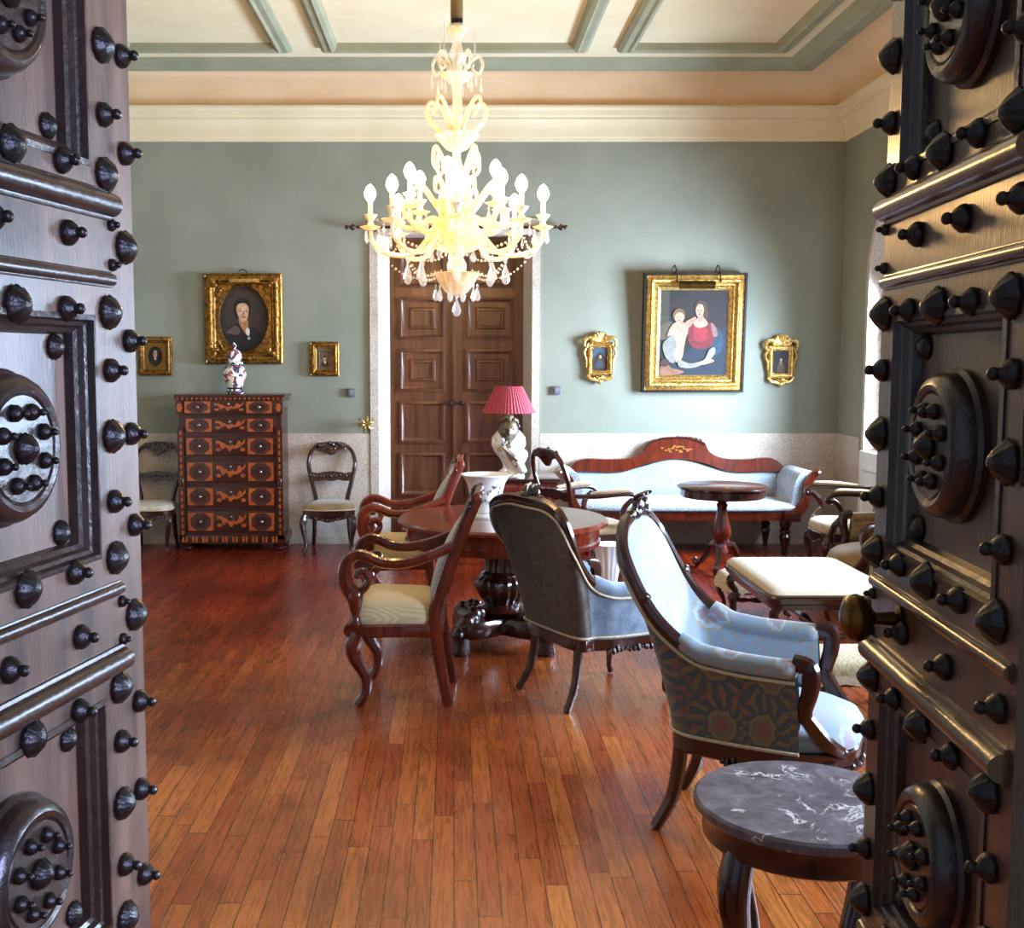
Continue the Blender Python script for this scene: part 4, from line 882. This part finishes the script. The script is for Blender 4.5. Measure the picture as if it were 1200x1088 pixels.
for i in range(70):
    a=q.uniform(0,2*PI); ph=q.uniform(0,1.35)
    p=Vector((.062*math.sin(ph)*math.cos(a),.074*math.sin(ph)*math.sin(a),.09*math.cos(ph)))
    if p.y<-.018 and p.z<.066: continue
    b.ball((p.x*1.3-.02,p.y*1.25-.016,p.z*1.2+.39),q.uniform(.014,.022),1)
b.build('hair',M['bronze'],t)
b=B(); b.tube(cr([(.09,-.05,.10),(.03,-.11,.17),(-.05,-.10,.245),(-.062,-.09,.27)],5),[.026,.024,.017,.014],10)
b.ball((-.066,-.09,.285),(.014,.02,.022),2)
for k in range(4): b.tube(cr([(-.066+.004*k,-.098+.011*k,.295),(-.07+.006*k,-.10+.013*k,.318),(-.062+.006*k,-.09+.012*k,.332-.003*abs(k-1))],3),[.006,.0055,.004],6)
b.tube(cr([(-.055,-.10,.28),(-.04,-.105,.295),(-.032,-.10,.308)],3),[.007,.006,.004],6); b.build('raised_arm',M['silver'],t)
t=thing('fluted_urn','white fluted urn with silver foot on the floor behind the round table','urn',(1.095,7.75,0))
b=B(); b.lathe([(.05,.05),(.055,.07,.05),(.075,.2,.06),(.10,.34,.05),(.11,.36),(.10,.365),(0,.35)],seg=54,flute=14); b.build('body',M['white'],t)
b=B(); b.lathe([(.075,0),(.08,.015),(.055,.035),(.05,.055)],seg=24); b.lumps([(.06*math.cos(k*.7),.06*math.sin(k*.7),.045) for k in range(10)],10,.014,4); b.build('foot',M['silver'],t)
# ---------------------------------------------------------------- pictures
def canvas(par,w,h,y,shapes,bg,oval_=False,name='canvas',k_=1.0):
    """flat painting: layers of coloured shapes, each 0.3 mm proud of the one before"""
    b=B(); mats=[flat(dark(bg,k_),.75)]; F=lambda k:(lambda a,c,t_:(a,y-.0003*k,c))
    def poly(pts,k):
        V=[b.v((p[0],y-.0004*k,p[1])) for p in pts]; b.face(V)
    poly(oval(w/2,h/2,40) if oval_ else [(-w/2,-h/2),(w/2,-h/2),(w/2,h/2),(-w/2,h/2)],0)
    for k,(c,pts) in enumerate(shapes):
        mats.append(flat(dark(c,k_),.75)); b.mi=k+1; poly(pts,k+1)
    return b.build(name,mats,par,0)
def blob(pts,n=5): 
    P=[(x,y,0) for x,y in pts]; q=cr([P[-1]]+P+[P[0],P[1]],n); return [(p.x,p.y) for p in q[n:n+len(P)*n]]
def el(cx,cy,rx,ry): return oval(rx,ry,20,(cx,cy))
FR=[(0,0),(0,.022),(.012,.034),(.02,.026),(.03,.03),(.045,.052),(.06,.05),(.07,.036),(.075,.028),(.085,.03),(.09,.022),(1.0,.016),(1.0,.0)]
def frame(par,w,h,fw,dep,mat,orn=0,y=0,seed=1):
    prof=[(d*fw if d<1 else fw,hh/.052*dep) for d,hh in [(a/.1 if a<1 else 1,c) for a,c in FR]]
    b=B(); b.rect(prof,-w/2,w/2,-h/2,h/2,lambda a,c,t_:(a,y-t_,c))
    if orn:
        for s in (-1,1):
            b.lumps([(-w/2+fw*.5,y-dep*.8,s*(h/2-fw*.5)),(w/2-fw*.5,y-dep*.8,s*(h/2-fw*.5))],int(w/fw*2.4),fw*.17*orn,seed,sub=1)
            b.lumps([(s*(w/2-fw*.5),y-dep*.8,-h/2+fw*.5),(s*(w/2-fw*.5),y-dep*.8,h/2-fw*.5)],int(h/fw*2.4),fw*.17*orn,seed+3,sub=1)
            for q in (-1,1): b.lumps([(s*(w/2-fw*.6),y-dep,q*(h/2-fw*.6)),(s*(w/2-fw*1.1),y-dep*.9,q*(h/2-fw*1.1))],5,fw*.28*orn,seed+7)
    return b.build('frame',mat,par,40)
SK='#c99a78'; SKD='#a9744f'; SKL='#dcb592'
def tilt(t,a): t.rotation_euler=(rad(a),0,0)
# large oval portrait
t=thing('oval_portrait','large gilt-framed oval portrait of a dark-haired woman in black, above the chest','picture',(-1.868,9.945,2.02))
frame(t,.695,.80,.105,.06,M['gilt'],1.0)
b=B(); n=48; o=oval(.212,.285,n); q=[]
for i in range(n):
    a=2*PI*i/n; c,s=math.cos(a),math.sin(a); k=min(.25/max(abs(c),1e-6),.30/max(abs(s),1e-6)); q.append((c*k,s*k))
b.grid([[(x,-.02,z) for x,z in q],[(x*1.06,-.024,z*1.06) for x,z in o],[(x*1.03,-.034,z*1.03) for x,z in o],[(x,-.018,z) for x,z in o]],closev=True)
qq=random.Random(2)
for sx in (-1,1):
    for sz in (-1,1): b.lumps([(sx*.19,-.024,sz*.27),(sx*.225,-.024,sz*.2)],7,.014,qq.randint(1,99))
b.build('oval_mount',M['gilt'],t)
canvas(t,.44,.59,-.012,[('#3a2a20',el(0,.05,.17,.2)),
 ('#120d0c',blob([(-.19,-.17),(-.14,-.09),(-.06,-.04),(.03,-.07),(.10,-.08),(.17,-.15),(.16,-.22),(.05,-.28),(-.08,-.275)])),
 ('#5a463a',blob([(-.16,-.12),(-.08,-.06),(-.03,-.10),(-.06,-.14),(-.12,-.13)])),
 (SKD,blob([(-.045,.0),(.03,.0),(.04,-.06),(.045,-.12),(.025,-.14),(-.02,-.08)])),
 ('#d8d0c4',blob([(.02,-.08),(.05,-.09),(.045,-.15),(.02,-.13)])),
 ('#120c0a',blob([(-.085,.10),(-.06,.165),(.0,.185),(.055,.15),(.06,.08),(.04,.02),(-.06,.0),(-.08,.04)])),
 (SK,blob([(-.062,.075),(-.05,.125),(.0,.14),(.04,.115),(.046,.06),(.03,.0),(.0,-.025),(-.035,-.005)])),
 (SKL,blob([(-.03,.10),(.0,.12),(.028,.10),(.03,.06),(.01,.03),(-.02,.05)])),
 ('#3a2418',el(-.026,.072,.011,.005)),('#3a2418',el(.024,.07,.011,.005)),('#2e1c12',blob([(-.042,.086),(-.026,.093),(-.012,.087),(-.026,.089)])),('#2e1c12',blob([(.01,.086),(.025,.091),(.04,.084),(.025,.087)])),
 ('#b27c58',blob([(-.004,.07),(.006,.07),(.01,.038),(.0,.034),(-.008,.04)])),('#8a4238',blob([(-.016,.016),(.002,.022),(.018,.016),(.002,.008)])),('#a8a29a',el(.045,-.17,.014,.012))],'#30221a',True)
b=B(); b.box((.02,-.065,.335),(.27,.012,.03),0,.004); b.build('name_plate',M['gilt2'],t)
b=B(); b.tube([(.0+.035*math.cos(a),-.02,.405+.03*math.sin(a)) for a in [i*2*PI/16 for i in range(16)]],.005,6,closed=True); b.build('hanging_ring',M['stud'],t)
# small portraits
t=thing('small_portrait','small gilt picture with an oval man portrait, leftmost on the back wall','picture',(-2.665,9.95,1.69))
frame(t,.30,.345,.055,.035,M['gilt'],0)
b=B(); n=32; o=oval(.062,.085,n); q=[]
for i in range(n):
    a=2*PI*i/n; c,s=math.cos(a),math.sin(a); k=min(.097/max(abs(c),1e-6),.12/max(abs(s),1e-6)); q.append((c*k,s*k))
b.grid([[(x,-.012,z) for x,z in q],[(x*1.05,-.014,z*1.05) for x,z in o],[(x,-.008,z) for x,z in o]],closev=True); b.build('oval_mount',flat('#8a6428',.4,.6),t)
canvas(t,.135,.18,-.006,[('#2c2018',blob([(-.05,-.05),(-.02,-.02),(.03,-.03),(.05,-.06),(.03,-.08),(-.03,-.08)])),(SK,el(.0,.015,.019,.028)),('#bcae9c',el(.002,.042,.017,.012)),('#c9c0b0',el(.0,-.022,.01,.012))],'#17110e',True)
t=thing('small_portrait','small gilt picture hanging between the large oval portrait and the back door','picture',(-1.155,9.95,1.665))
frame(t,.26,.305,.06,.035,M['gilt'],0)
b=B(); b.rect([(0,.012),(.022,.01),(.026,.016),(.03,.008)],-.073,.073,-.095,.095,lambda a,c,h:(a,-h,c)); b.build('mount',flat('#6b5236',.6),t)
canvas(t,.1,.14,-.006,[('#241a14',blob([(-.03,-.06),(-.015,-.02),(.02,-.02),(.032,-.06)])),('#e0d8ca',blob([(-.008,-.02),(.012,-.02),(.008,-.045)])),(SK,el(.002,.005,.012,.017)),('#2a1a12',el(.002,.022,.013,.009))],'#6d5540')
# large painting: seated woman in red holding a child (plain stand-in)
t=thing('large_painting','largest painting, woman in a red bodice with a child, gilt frame under a picture light','picture',(2.125,9.955,1.90)); 
frame(t,.885,1.035,.12,.075,M['gilt2'],.0,y=-.035)
b=B(); b.rect([(0,-.035),(0,.055),(.018,.055),(.018,-.03)],-.905/2,.905/2,-1.055/2,1.055/2,lambda a,c,h:(a,-.035-h,c)); b.build('outer_frame',flat('#17120e',.4),t)
b=B(); b.rect([(.0,.03),(.004,.036),(.03,.02),(.034,.012)],-.33,.33,-.405,.405,lambda a,c,h:(a,-.035-h,c)); b.build('liner',M['gilt2'],t)
canvas(t,.62,.77,-.05,[('#2c1a18',blob([(-.3,.1),(-.05,.37),(.3,.37),(.3,-.1),(.0,.0)])),('#4a4436',[(-.30,.02),(-.22,.02),(-.22,.37),(-.30,.37)]),('#6b5a4a',blob([(-.3,.05),(-.2,.1),(-.16,-.02),(-.3,-.06)])),
 ('#1d2a3c',blob([(-.12,-.22),(.0,-.12),(.2,-.05),(.29,.06),(.30,-.38),(-.2,-.38),(-.22,-.3)])),
 ('#24455c',blob([(.19,.05),(.25,.0),(.26,-.14),(.18,-.2),(.15,-.06)])),
 ('#8c1c1f',blob([(-.04,.06),(.02,.11),(.12,.10),(.18,.03),(.17,-.10),(.10,-.14),(.0,-.13),(-.05,-.05)])),('#b3282a',blob([(.0,.06),(.07,.05),(.12,.03),(.12,-.05),(.05,-.08),(.0,-.04)])),
 ('#a5706a',blob([(.15,.09),(.2,.04),(.21,-.03),(.17,-.02)])),
 (SKL,blob([(.0,.10),(.05,.135),(.10,.12),(.12,.07),(.06,.045),(.01,.06)])),(SK,blob([(.035,.17),(.075,.17),(.085,.11),(.04,.10)])),
 ('#5c3522',blob([(.0,.22),(.03,.275),(.08,.28),(.115,.23),(.12,.14),(.095,.12),(.06,.2)])),(SKL,blob([(.012,.21),(.035,.25),(.07,.245),(.085,.2),(.07,.15),(.045,.135),(.02,.16)])),
 ('#6b3a2a',el(.032,.2,.008,.004)),('#6b3a2a',el(.06,.198,.008,.004)),('#a85048',el(.047,.163,.011,.005)),('#b98a68',blob([(.04,.2),(.048,.2),(.05,.178),(.038,.176)])),
 ('#a9a498',blob([(-.27,-.1),(-.2,-.02),(-.17,.04),(-.14,-.06),(-.16,-.26),(-.24,-.22)])),
 (SKL,blob([(-.20,.06),(-.14,.10),(-.07,.08),(-.05,.02),(-.075,-.08),(-.09,-.2),(-.12,-.26),(-.155,-.24),(-.15,-.1),(-.18,-.02),(-.235,-.03)])),(SK,blob([(-.08,.09),(-.0,.14),(.015,.12),(-.05,.04)])),
 ('#8a6236',el(-.135,.155,.056,.06)),(SKL,el(-.13,.135,.042,.047)),('#6b3a2a',el(-.143,.14,.006,.003)),('#6b3a2a',el(-.117,.14,.006,.003)),('#a85048',el(-.13,.113,.009,.004)),
 ('#b0aa9e',blob([(-.12,-.24),(-.02,-.27),(.10,-.235),(.14,-.15),(.19,-.13),(.19,-.19),(.12,-.26),(.0,-.31),(-.12,-.30)])),(SKL,blob([(.10,-.24),(.14,-.225),(.19,-.25),(.10,-.28),(.05,-.27)])),
 (SKD,blob([(-.29,-.30),(-.23,-.27),(-.19,-.31),(-.09,-.335),(-.09,-.355),(-.18,-.375),(-.29,-.37)])),('#4a2c1a',el(-.25,-.265,.045,.035))],'#1c1410',k_=.74)
tilt(t,3.5)
b=B(); b.tube([(-.155,-.13,.42),(.155,-.13,.42)],.033,16); b.build('picture_light',M['brass'],t)
for x in (-.19,.19):
    b=B(); b.tube(cr([(x-.025,-.06,.50),(x-.012,-.08,.575),(x,-.10,.585),(x+.015,-.10,.53),(x+.02,-.12,.44)],5),.006,6); b.build('hook',M['stud'],t)
# two shell-crested gilt frames
def shell_frame(label,loc,shapes):
    t=thing('shell_crested_frame',label,'picture',loc,0,'small shell-crested gilt frames')
    frame(t,.235,.30,.05,.04,M['gilt2'],.35)
    canvas(t,.14,.205,-.012,shapes,'#2a2420')
    b=B(); q=[]
    for i in range(25):
        a=PI*i/24; r=.085+.012*abs(math.cos(a*6)); q.append((r*math.cos(a)*1.0,.165+r*math.sin(a)*.85))
    b.prism(q+[(-.075,.145),(.075,.145)],XZ(-.005),0,.03,.008)
    for i in range(9): 
        a=PI*(i+.5)/9; b.tube([(0,-.035,.155),(.075*math.cos(a),-.04,.165+.068*math.sin(a))],[.006,.013],6)
    for s in (-1,1):
        b.tube(cr([(s*.05,-.03,.17),(s*.10,-.035,.19),(s*.135,-.035,.17),(s*.14,-.03,.12),(s*.115,-.03,.11),(s*.11,-.03,.135)],4),[.014,.018,.018,.014,.012,.01],7)
        b.tube(cr([(s*.125,-.02,.10),(s*.14,-.02,.05),(s*.122,-.02,.0),(s*.118,-.02,-.08)],4),[.012,.013,.012,.008],6)
    b.build('shell_crest',M['gilt2'],t)
    b=B()
    for s in (-1,1): b.tube(cr([(s*.11,-.02,-.14),(s*.08,-.025,-.175),(s*.03,-.025,-.185),(0,-.02,-.215)],4),[.016,.018,.016,.012],7)
    b.ball((0,-.025,-.20),(.022,.018,.026)); b.lumps([(-.05,-.03,-.165),(.05,-.03,-.165)],6,.016,4); b.build('lower_scroll',M['gilt2'],t)
    return t
shell_frame('shell-crested gilt frame left of the large painting',(1.30,9.95,1.665),[('#3a4a5a',blob([(-.07,.0),(.0,.06),(.07,.0),(.07,.1),(-.07,.1)])),('#4a3a28',blob([(-.04,-.07),(-.01,.0),(.03,-.01),(.045,-.08)])),('#b9977a',el(.005,.02,.012,.015)),('#25406a',blob([(-.02,-.06),(.0,-.02),(.03,-.06)]))])
shell_frame('shell-crested gilt frame right of the large painting',(2.915,9.95,1.64),[('#5a4632',blob([(-.03,-.09),(-.015,.0),(.02,.0),(.035,-.09)])),('#b9977a',el(.002,.02,.011,.014)),('#6a4a3a',blob([(-.012,-.03),(.015,-.03),(.01,-.06),(-.01,-.06)])),('#8a8270',el(0,-.01,.006,.02))])
# wall switches, tieback
for lab,x,z in (('square grey switch left of the back door',-.925,1.365),('square grey switch right of the back door',.915,1.385)):
    t=thing('wall_switch',lab,'switch',(x,9.96,z),0,'grey wall switches')
    b=B(); b.box((0,-.012,0),(.075,.022,.078),0,.005); b.build('plate',M['grey'],t)
    b=B(); b.box((.004,-.026,0),(.042,.008,.05),0,.002); b.build('rocker',flat('#7a7680',.4),t)
t=thing('curtain_tieback','gilt flower-shaped curtain tieback on the stone left of the back door','tieback',(-.785,9.90,1.09))
b=B()
for k in range(6):
    a=2*PI*k/6+.3; b.tube(cr([(0,0,0),(.03*math.cos(a),-.03,.03*math.sin(a)),(.06*math.cos(a),-.02,.06*math.sin(a)),(.075*math.cos(a+.3),-.0,.075*math.sin(a+.3))],3),[.008,.014,.013,.004],6)
b.ball((0,-.02,0),.016); b.build('flower',M['gilt2'],t)
b=B(); b.tube([(0,0,0),(0,.055,0)],.009); b.build('pin',M['gilt2'],t)
# ---------------------------------------------------------------- chandelier
CX_,CY_=.015,6.2
t=thing('chandelier','crystal chandelier with lit candle bulbs, hanging over the round centre table','chandelier',(CX_,CY_,0))
b=B(); b.tube([(0,0,3.49),(0,0,4.1)],[.034,.034],16); b.lathe([(.07,4.06),(.08,4.1)],seg=20); b.build('ceiling_rod',mottled('rod_velvet','#6d5636','#80683f',20,.6),t)
b=B(); b.lathe([(.02,3.44),(.032,3.46),(.034,3.5),(.02,3.52)],seg=14); b.build('rod_cap',M['stud'],t)
b=B(); b.lathe([(.02,2.08),(.05,2.12),(.055,2.18),(.035,2.22),(.06,2.27),(.085,2.33),(.06,2.40),(.035,2.44),(.03,2.55),(.05,2.60),(.055,2.66),(.035,2.70),(.022,2.75),(.022,3.1),(.03,3.15),(.02,3.2),(.024,3.26),(.045,3.30),(.03,3.34),(.02,3.38),(.04,3.40),(.06,3.43),(.045,3.46),(.02,3.47)],seg=24,flute=None); b.build('stem',M['crystal'],t)
def dish(z,r,h,mat,name='dish',fl=12):
    b=B(); b.lathe([(r*.25,z-h),(r*.5,z-h*.85,.03),(r*.8,z-h*.4,.05),(r,z,.08),(r*.95,z+.004,.08),(r*.75,z-h*.35,.05),(r*.2,z-h*.8)],seg=48,flute=fl); return b.build(name,mat,t)
dish(3.20,.085,.05,M['crystal']); dish(2.88,.115,.09,M['milk']); dish(3.44,.055,.03,M['crystal'])
dish(2.13,.12,.12,M['milk'],'lower_bowl'); dish(2.30,.17,.06,M['crystal'])
def arm_obj(name,pts,r,mat,ang,seg=8):
    M4=Matrix.Rotation(ang,3,'Z'); b=B(); b.tube([M4@p for p in cr(pts,5)],r,seg); return b.build(name,mat,t)
for k in range(5):
    a=2*PI*k/5+.2
    arm_obj('scroll_arm',[(.03,0,3.20),(.07,0,3.26),(.12,0,3.30),(.145,0,3.26),(.125,0,3.21),(.09,0,3.23),(.095,0,3.26)],[.009,.009,.009,.009,.008,.007,.005],M['crystal'],a)
    if k in (0,2,3):
        Mz=Matrix.Rotation(a,3,'Z'); p=Mz@Vector((.10,0,3.30)); b=B(); b.tube([p,p+Vector((0,0,.17))],[.008,.001],6); b.ball(p,.018); b.build('spire',M['crystalc'],t)
for k in range(8):
    a=2*PI*k/8+.1
    arm_obj('scroll_arm',[(.03,0,2.86),(.06,0,2.95),(.11,0,3.04),(.155,0,3.06),(.165,0,3.02),(.14,0,3.0)] if k%2 else [(.04,0,2.86),(.13,0,2.93),(.165,0,3.0),(.14,0,3.05),(.105,0,3.03),(.115,0,3.0)],[.013,.012,.011,.010,.008,.005],M['milk'],a)
for k in range(4):
    a=2*PI*k/4+.7; arm_obj('scroll_arm',[(.05,0,2.62),(.09,0,2.72),(.15,0,2.80),(.165,0,2.72),(.14,0,2.68),(.12,0,2.70)],[.012,.012,.011,.01,.008,.005],M['milk'],a)
def mesh_of(b,name,mat,sm=40):
    o=b.build(name,mat,None,sm); me=o.data; bpy.data.objects.remove(o); return me
b=B(); b.lathe([(.012,0),(.03,.004,.05),(.055,.02,.12),(.05,.022,.12),(.012,.012)],seg=36,flute=6); ME_pan=mesh_of(b,'drip_pan',M['milk'])
b=B(); b.lathe([(.014,.012),(.02,.03),(.012,.045),(.022,.06),(.034,.085,.2),(.030,.086,.2),(.016,.07)],seg=30,flute=6); b.lathe([(.0125,.07),(.0125,.155),(0,.157)],seg=12); ME_can=mesh_of(b,'candle',M['candle'])
b=B(); b.lathe([(.010,.155),(.022,.168),(.031,.19),(.031,.205),(.022,.228),(.008,.245),(0,.248)],seg=14); ME_bulb=mesh_of(b,'bulb',M['bulb'])
b=B(); b.lathe([(.002,.0),(.006,-.01),(.006,-.016),(.002,-.022),(.004,-.03),(.013,-.055),(.017,-.075),(.010,-.092),(0,-.098)],seg=6); ME_drop=mesh_of(b,'crystal_drop',M['crystalc'],15)
b=B(); b.lathe([(.002,0),(.005,-.008),(.002,-.016),(.007,-.035),(.009,-.06),(.004,-.075),(0,-.078)],seg=6); ME_drop2=mesh_of(b,'crystal_drop',M['crystalc'],15)
def candle_arm(a,r,zp,zlow,rr):
    M4=Matrix.Rotation(a,3,'Z')
    o=arm_obj('candle_arm',[(.045,0,zlow+.08),(r*.28,0,zlow+.10),(r*.5,0,zlow),(r*.78,0,zlow-.005),(r*.97,0,zp-.07),(r,0,zp)],[rr*1.1,rr,rr,rr,rr*.9,rr*.8],M['milk'],a)
    p=M4@Vector((r,0,zp))
    linked('drip_pan',ME_pan,o,p); linked('candle',ME_can,o,p); linked('bulb',ME_bulb,o,p)
    for j in range(3):
        q=a+2*PI*(j+.5)/3; linked('crystal_drop',ME_drop if j==1 else ME_drop2,t,p+Vector((.046*math.cos(q),.046*math.sin(q),.008)),(0,0,q))
    return p
for k in range(8):
    a=2*PI*k/8+.35
    arm_obj('scroll_arm',[(.05,0,2.42),(.12,0,2.50),(.20,0,2.60),(.26,0,2.61),(.27,0,2.55),(.235,0,2.54)],[.014,.014,.013,.012,.009,.006],M['milk'],a)
    arm_obj('scroll_arm',[(.05,0,2.36),(.15,0,2.42),(.26,0,2.38),(.34,0,2.42),(.36,0,2.48),(.33,0,2.50)],[.014,.014,.013,.012,.009,.006],M['milk'],a+.3)
dish(2.52,.13,.06,M['milk'])
PA=[]
for k in range(8): PA.append(candle_arm(2*PI*k/8+.0,.475,2.365,2.24,.013))
for k in range(6): candle_arm(2*PI*k/6+.35,.27,2.47,2.36,.012)
def beads(p,q,sag,n,r):
    b=B()
    for i in range(n):
        f=i/(n-1); c=p.lerp(q,f)-Vector((0,0,sag*4*f*(1-f))); b.ball(c,r*(1 if i%2 else .75),1)
    b.build('bead_chain',M['crystal'],t)
for k in range(8):
    p,q=PA[k],PA[(k+1)%8]; beads(p+Vector((0,0,-.03)),q+Vector((0,0,-.03)),.10,17,.0095)
    a=2*PI*k/8; m4=Matrix.Rotation(a,3,'Z')
    beads(p+Vector((0,0,-.03)),m4@Vector((.12,0,2.14)),.11,19,.0085)
    linked('crystal_drop',ME_drop,t,m4@Vector((.27,0,2.215)),(0,0,a),(1.5,)*3)
for k in range(10):
    a=2*PI*k/10; linked('crystal_drop',ME_drop,t,(.115*math.cos(a),.115*math.sin(a),2.075),(0,0,a))
for k in range(8):
    a=2*PI*k/8+.2; linked('crystal_drop',ME_drop,t,(.17*math.cos(a),.17*math.sin(a),2.30),(0,0,a))
for k in range(6):
    a=2*PI*k/6+.3; linked('crystal_drop',ME_drop2,t,(.085*math.cos(a),.085*math.sin(a),3.19),(0,0,a)); linked('crystal_drop',ME_drop2,t,(.14*math.cos(a),.14*math.sin(a),3.19),(0,0,a))
linked('crystal_drop',ME_drop,t,(0,0,2.02),None,(1.5,1.5,1.3))
# ================================================================ LIGHT AND CAMERA
def area(name,loc,rot,sx,sy,power,col,spread=180):
    l=bpy.data.lights.new(name,'AREA'); l.shape='RECTANGLE'; l.size=sx; l.size_y=sy; l.energy=power; l.color=col; l.spread=rad(spread)
    o=bpy.data.objects.new(name,l); COL.objects.link(o); o.location=loc; o.rotation_euler=rot; return o
for k,((y0,y1),pw) in enumerate(zip(WIN,(520,230,235))):
    area('window_daylight',(XR+.21,(y0+y1)/2,1.6),(rad(84),0,rad(90)),1.12,1.3,pw,(.58,.75,1.0),125)
area('hall_fill',(2.3,-1.0,2.0),(rad(90),0,rad(48)),1.0,1.8,240,(.5,.55,1.0))  # added fill lamp without a visible source, brightens the left door leaf
w=bpy.data.worlds.new('World'); scene.world=w; w.use_nodes=True; bg=w.node_tree.nodes['Background']; bg.inputs[0].default_value=(.62,.74,1.0,1); bg.inputs[1].default_value=.5
c=bpy.data.cameras.new('Camera'); co=bpy.data.objects.new('Camera',c); COL.objects.link(co); scene.camera=co
co.location=(0,0,1.65); co.rotation_euler=(rad(90)-math.atan(121/1300),0,0); c.sensor_width=36; c.sensor_fit='HORIZONTAL'; c.lens=39.0; c.shift_x=(600-532)/1200; c.clip_start=.05
scene.view_settings.view_transform='Standard'; scene.view_settings.look='None'; scene.view_settings.exposure=0; scene.view_settings.gamma=1
